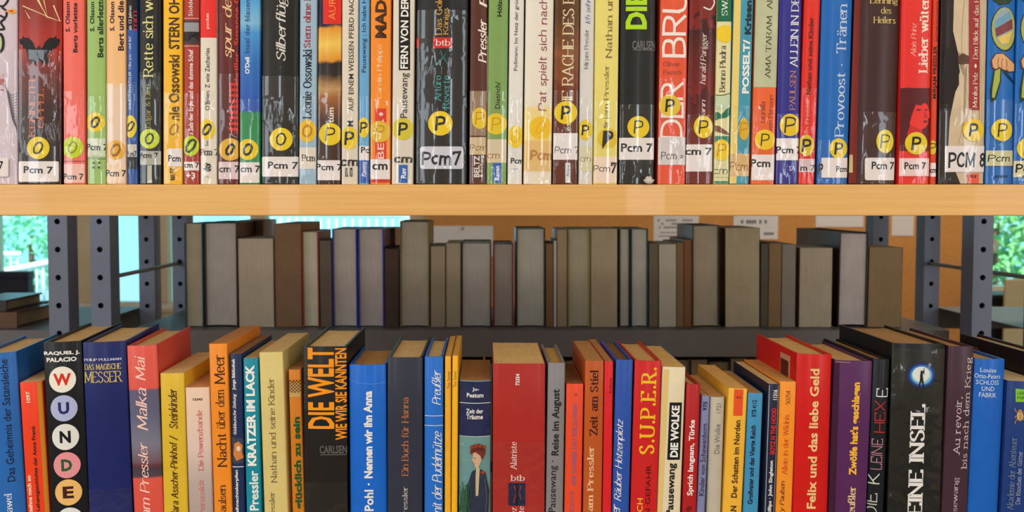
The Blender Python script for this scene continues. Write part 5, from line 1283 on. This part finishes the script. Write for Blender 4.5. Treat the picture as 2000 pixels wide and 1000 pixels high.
R(1267.5, 1286, 475, 'low grey-green rear paperback right of the teal-bound one', (92, 92, 78), False, (104, 98, 84))
R(1287, 1321, 477, 'low pale rear paperback under the printed notice', (150, 142, 126), False, (178, 178, 172))
R(1321.5, 1335, 474, 'narrow tan rear book next to the orange-brown one', (130, 108, 82), False, (124, 104, 82))
R(1336, 1351, 468, 'orange-brown rear book left of the tall rounded one', (140, 90, 54), False, (124, 86, 58))
R(1352, 1405, 440, 'tall rounded grey rear book with its dark board bent away', (60, 56, 50), True, (166, 160, 148), pins=.002)
R(1416, 1484, 445, 'tall rear book with ragged uneven page bundles', (38, 34, 34), False, (170, 164, 146))
R(1485.5, 1502, 476, 'slim dark teal rear book under the bold notice', (40, 60, 62), False, (84, 82, 72))
R(1502.5, 1527, 475, 'tan rear paperback in the low group left of the black tall book', (128, 102, 72), False, (132, 110, 80))
R(1528, 1555, 477, 'grey rear paperback in the low group left of the black tall book', (110, 106, 104), False, (132, 130, 128))
R(1562, 1627, 484, 'wide grey rear book just left of the black tall book', (96, 76, 62), False, (168, 160, 146), x2=1560, x3=1624)
R(1640, 1697, 453, 'tall rear book with a big black left board and pale pages', (44, 32, 34), True, (186, 180, 184), depth=.24, pins=.004, x2=1636, x3=1692)
R(1698.5, 1764, 483, 'rightmost rear book, browned wide page block', (124, 100, 74), False, (140, 118, 88), x2=1694, x3=1760)
# next row down, only glimpsed between the front books' tops
GR2 = 'books on the lower tray of the steel rack'
x = 300
kk = 0
ORD = ['first', 'second', 'third', 'fourth', 'fifth', 'sixth', 'seventh', 'eighth', 'ninth', 'tenth'] + ['%s from the left' % q for q in ('eleventh', 'twelfth', 'thirteenth', 'fourteenth', 'fifteenth', 'sixteenth', 'seventeenth', 'eighteenth', 'nineteenth', 'twentieth', 'twenty-first', 'twenty-second', 'twenty-third', 'twenty-fourth', 'twenty-fifth', 'twenty-sixth', 'twenty-seventh', 'twenty-eighth', 'twenty-ninth', 'thirtieth', 'thirty-first', 'thirty-second', 'thirty-third', 'thirty-fourth', 'thirty-fifth', 'thirty-sixth')]
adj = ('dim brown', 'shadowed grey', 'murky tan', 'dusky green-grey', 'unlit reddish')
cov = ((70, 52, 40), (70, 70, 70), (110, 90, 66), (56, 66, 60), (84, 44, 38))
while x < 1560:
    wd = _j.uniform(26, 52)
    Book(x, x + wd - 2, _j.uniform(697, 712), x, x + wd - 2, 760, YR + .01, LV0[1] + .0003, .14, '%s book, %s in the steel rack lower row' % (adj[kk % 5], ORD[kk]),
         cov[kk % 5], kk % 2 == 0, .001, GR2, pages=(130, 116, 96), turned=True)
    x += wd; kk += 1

# ------------------------------------------------------------------ left rack's load and window ledge objects
def plain_book(name, label, x0, x1, y0, y1, z0, z1, col, cat='book', group=None):
    e = bpy.data.objects.new(name, None); C.objects.link(e); e.location = ((x0 + x1) / 2, (y0 + y1) / 2, z0)
    tag(e, label, cat, group)
    cx_, cy_, hx, hy, h = 0, 0, (x1 - x0) / 2, (y1 - y0) / 2, z1 - z0
    t = .003
    bm = bmesh.new(); box(bm, -hx, hx, -hy, hy, 0, t); box(bm, -hx, hx, -hy, hy, h - t, h); box(bm, -hx, hx, -hy, -hy + t, t, h - t)
    bm_obj('cover', bm, cover_mat(col), e)
    box_obj('pages', -hx + .004, hx - .004, -hy + t + .0003, hy - .003, t + .0002, h - t - .0002, paper_mat((170, 150, 120)), e)
    return e
xl = XZ(-140, 0, 1.75)[0]
plain_book('hardcover_book', 'brown book lying flat on the left rack', XZ(-60, 0, 1.70)[0], XZ(34, 0, 1.70)[0], 1.69, 1.83, SHZ + .0003, SHZ + .030, (96, 66, 50), group='books lying on the left rack')
plain_book('hardcover_book', 'dark grey book lying on top of the brown one, left rack', XZ(-70, 0, 1.70)[0], XZ(8, 0, 1.70)[0], 1.70, 1.84, SHZ + .0306, SHZ + .052, (50, 48, 52), group='books lying on the left rack')
plain_book('hardcover_book', 'flat dark book at the back of the left rack beside the post', XZ(-20, 0, 1.95)[0], XZ(72, 0, 1.95)[0], 1.86, 2.0, SHZ + .0003, SHZ + .018, (64, 56, 50), group='books lying on the left rack')
e = bpy.data.objects.new('storage_box', None); C.objects.link(e); e.location = (0, 0, 0)
tag(e, 'dark navy storage box on the window ledge at the far left', 'box')
bx0, bx1 = XZ(-120, 0, 4.10)[0], XZ(52, 0, 4.10)[0]; ztop = XZ(0, 531, 4.10)[1]; zl = WZ0 - .0115
box_obj('box_body', bx0, bx1, 4.10, 4.15, zl, ztop - .03, mat('navy_card', (26, 30, 56), .6, .1, 30.0), e, .003)
box_obj('box_lid', bx0 - .003, bx1 + .003, 4.097, 4.153, ztop - .0298, ztop, mat('navy_card', (26, 30, 56), .6, .1, 30.0), e, .003)
bb = bmesh.new()
for q in range(5):
    for k in range(7): box(bb, bx0 + .12 + k * .028, bx0 + .142 + k * .028, 4.0982, 4.0988, zl + .02 + q * .018, zl + .026 + q * .018)
bm_obj('box_lettering', bb, print_mat((84, 88, 110)), e)
# low black cabinet by the right window
e = bpy.data.objects.new('cabinet', None); C.objects.link(e)
tag(e, 'black low cabinet under the right-hand window', 'cabinet')
cbx0, cbx1, ct = X4(1936, 4.02), X4(2100, 4.02), Z4(576, 4.02)
blk = mat('black_laminate', (20, 20, 24), .5, .1, 20.0)
box_obj('cabinet_body', cbx0, cbx1, 4.02, 4.18, .06, ct - .02, blk, e, .003); box_obj('cabinet_top', cbx0 - .005, cbx1 + .005, 4.01, 4.185, ct - .0195, ct, blk, e, .002); box_obj('plinth', cbx0 + .01, cbx1 - .01, 4.04, 4.16, 0.0, .0595, blk, e)

e = bpy.data.objects.new('display_board', None); C.objects.link(e)
tag(e, 'beige free-standing board in front of the black cabinet at the right', 'board')
da, db, dt = X4(1967, 3.94), X4(2080, 3.94), Z4(546, 3.94)
box_obj('board_panel', da, db, 3.94, 3.955, .12, dt, mat('beige_laminate', (196, 184, 150), .6, .06, 20.0), e, .003)
for q in (da + .03, db - .05): box_obj('foot', q, q + .02, 3.80, 3.955 + .05, 0.0, .1195, steel2, e, .002)
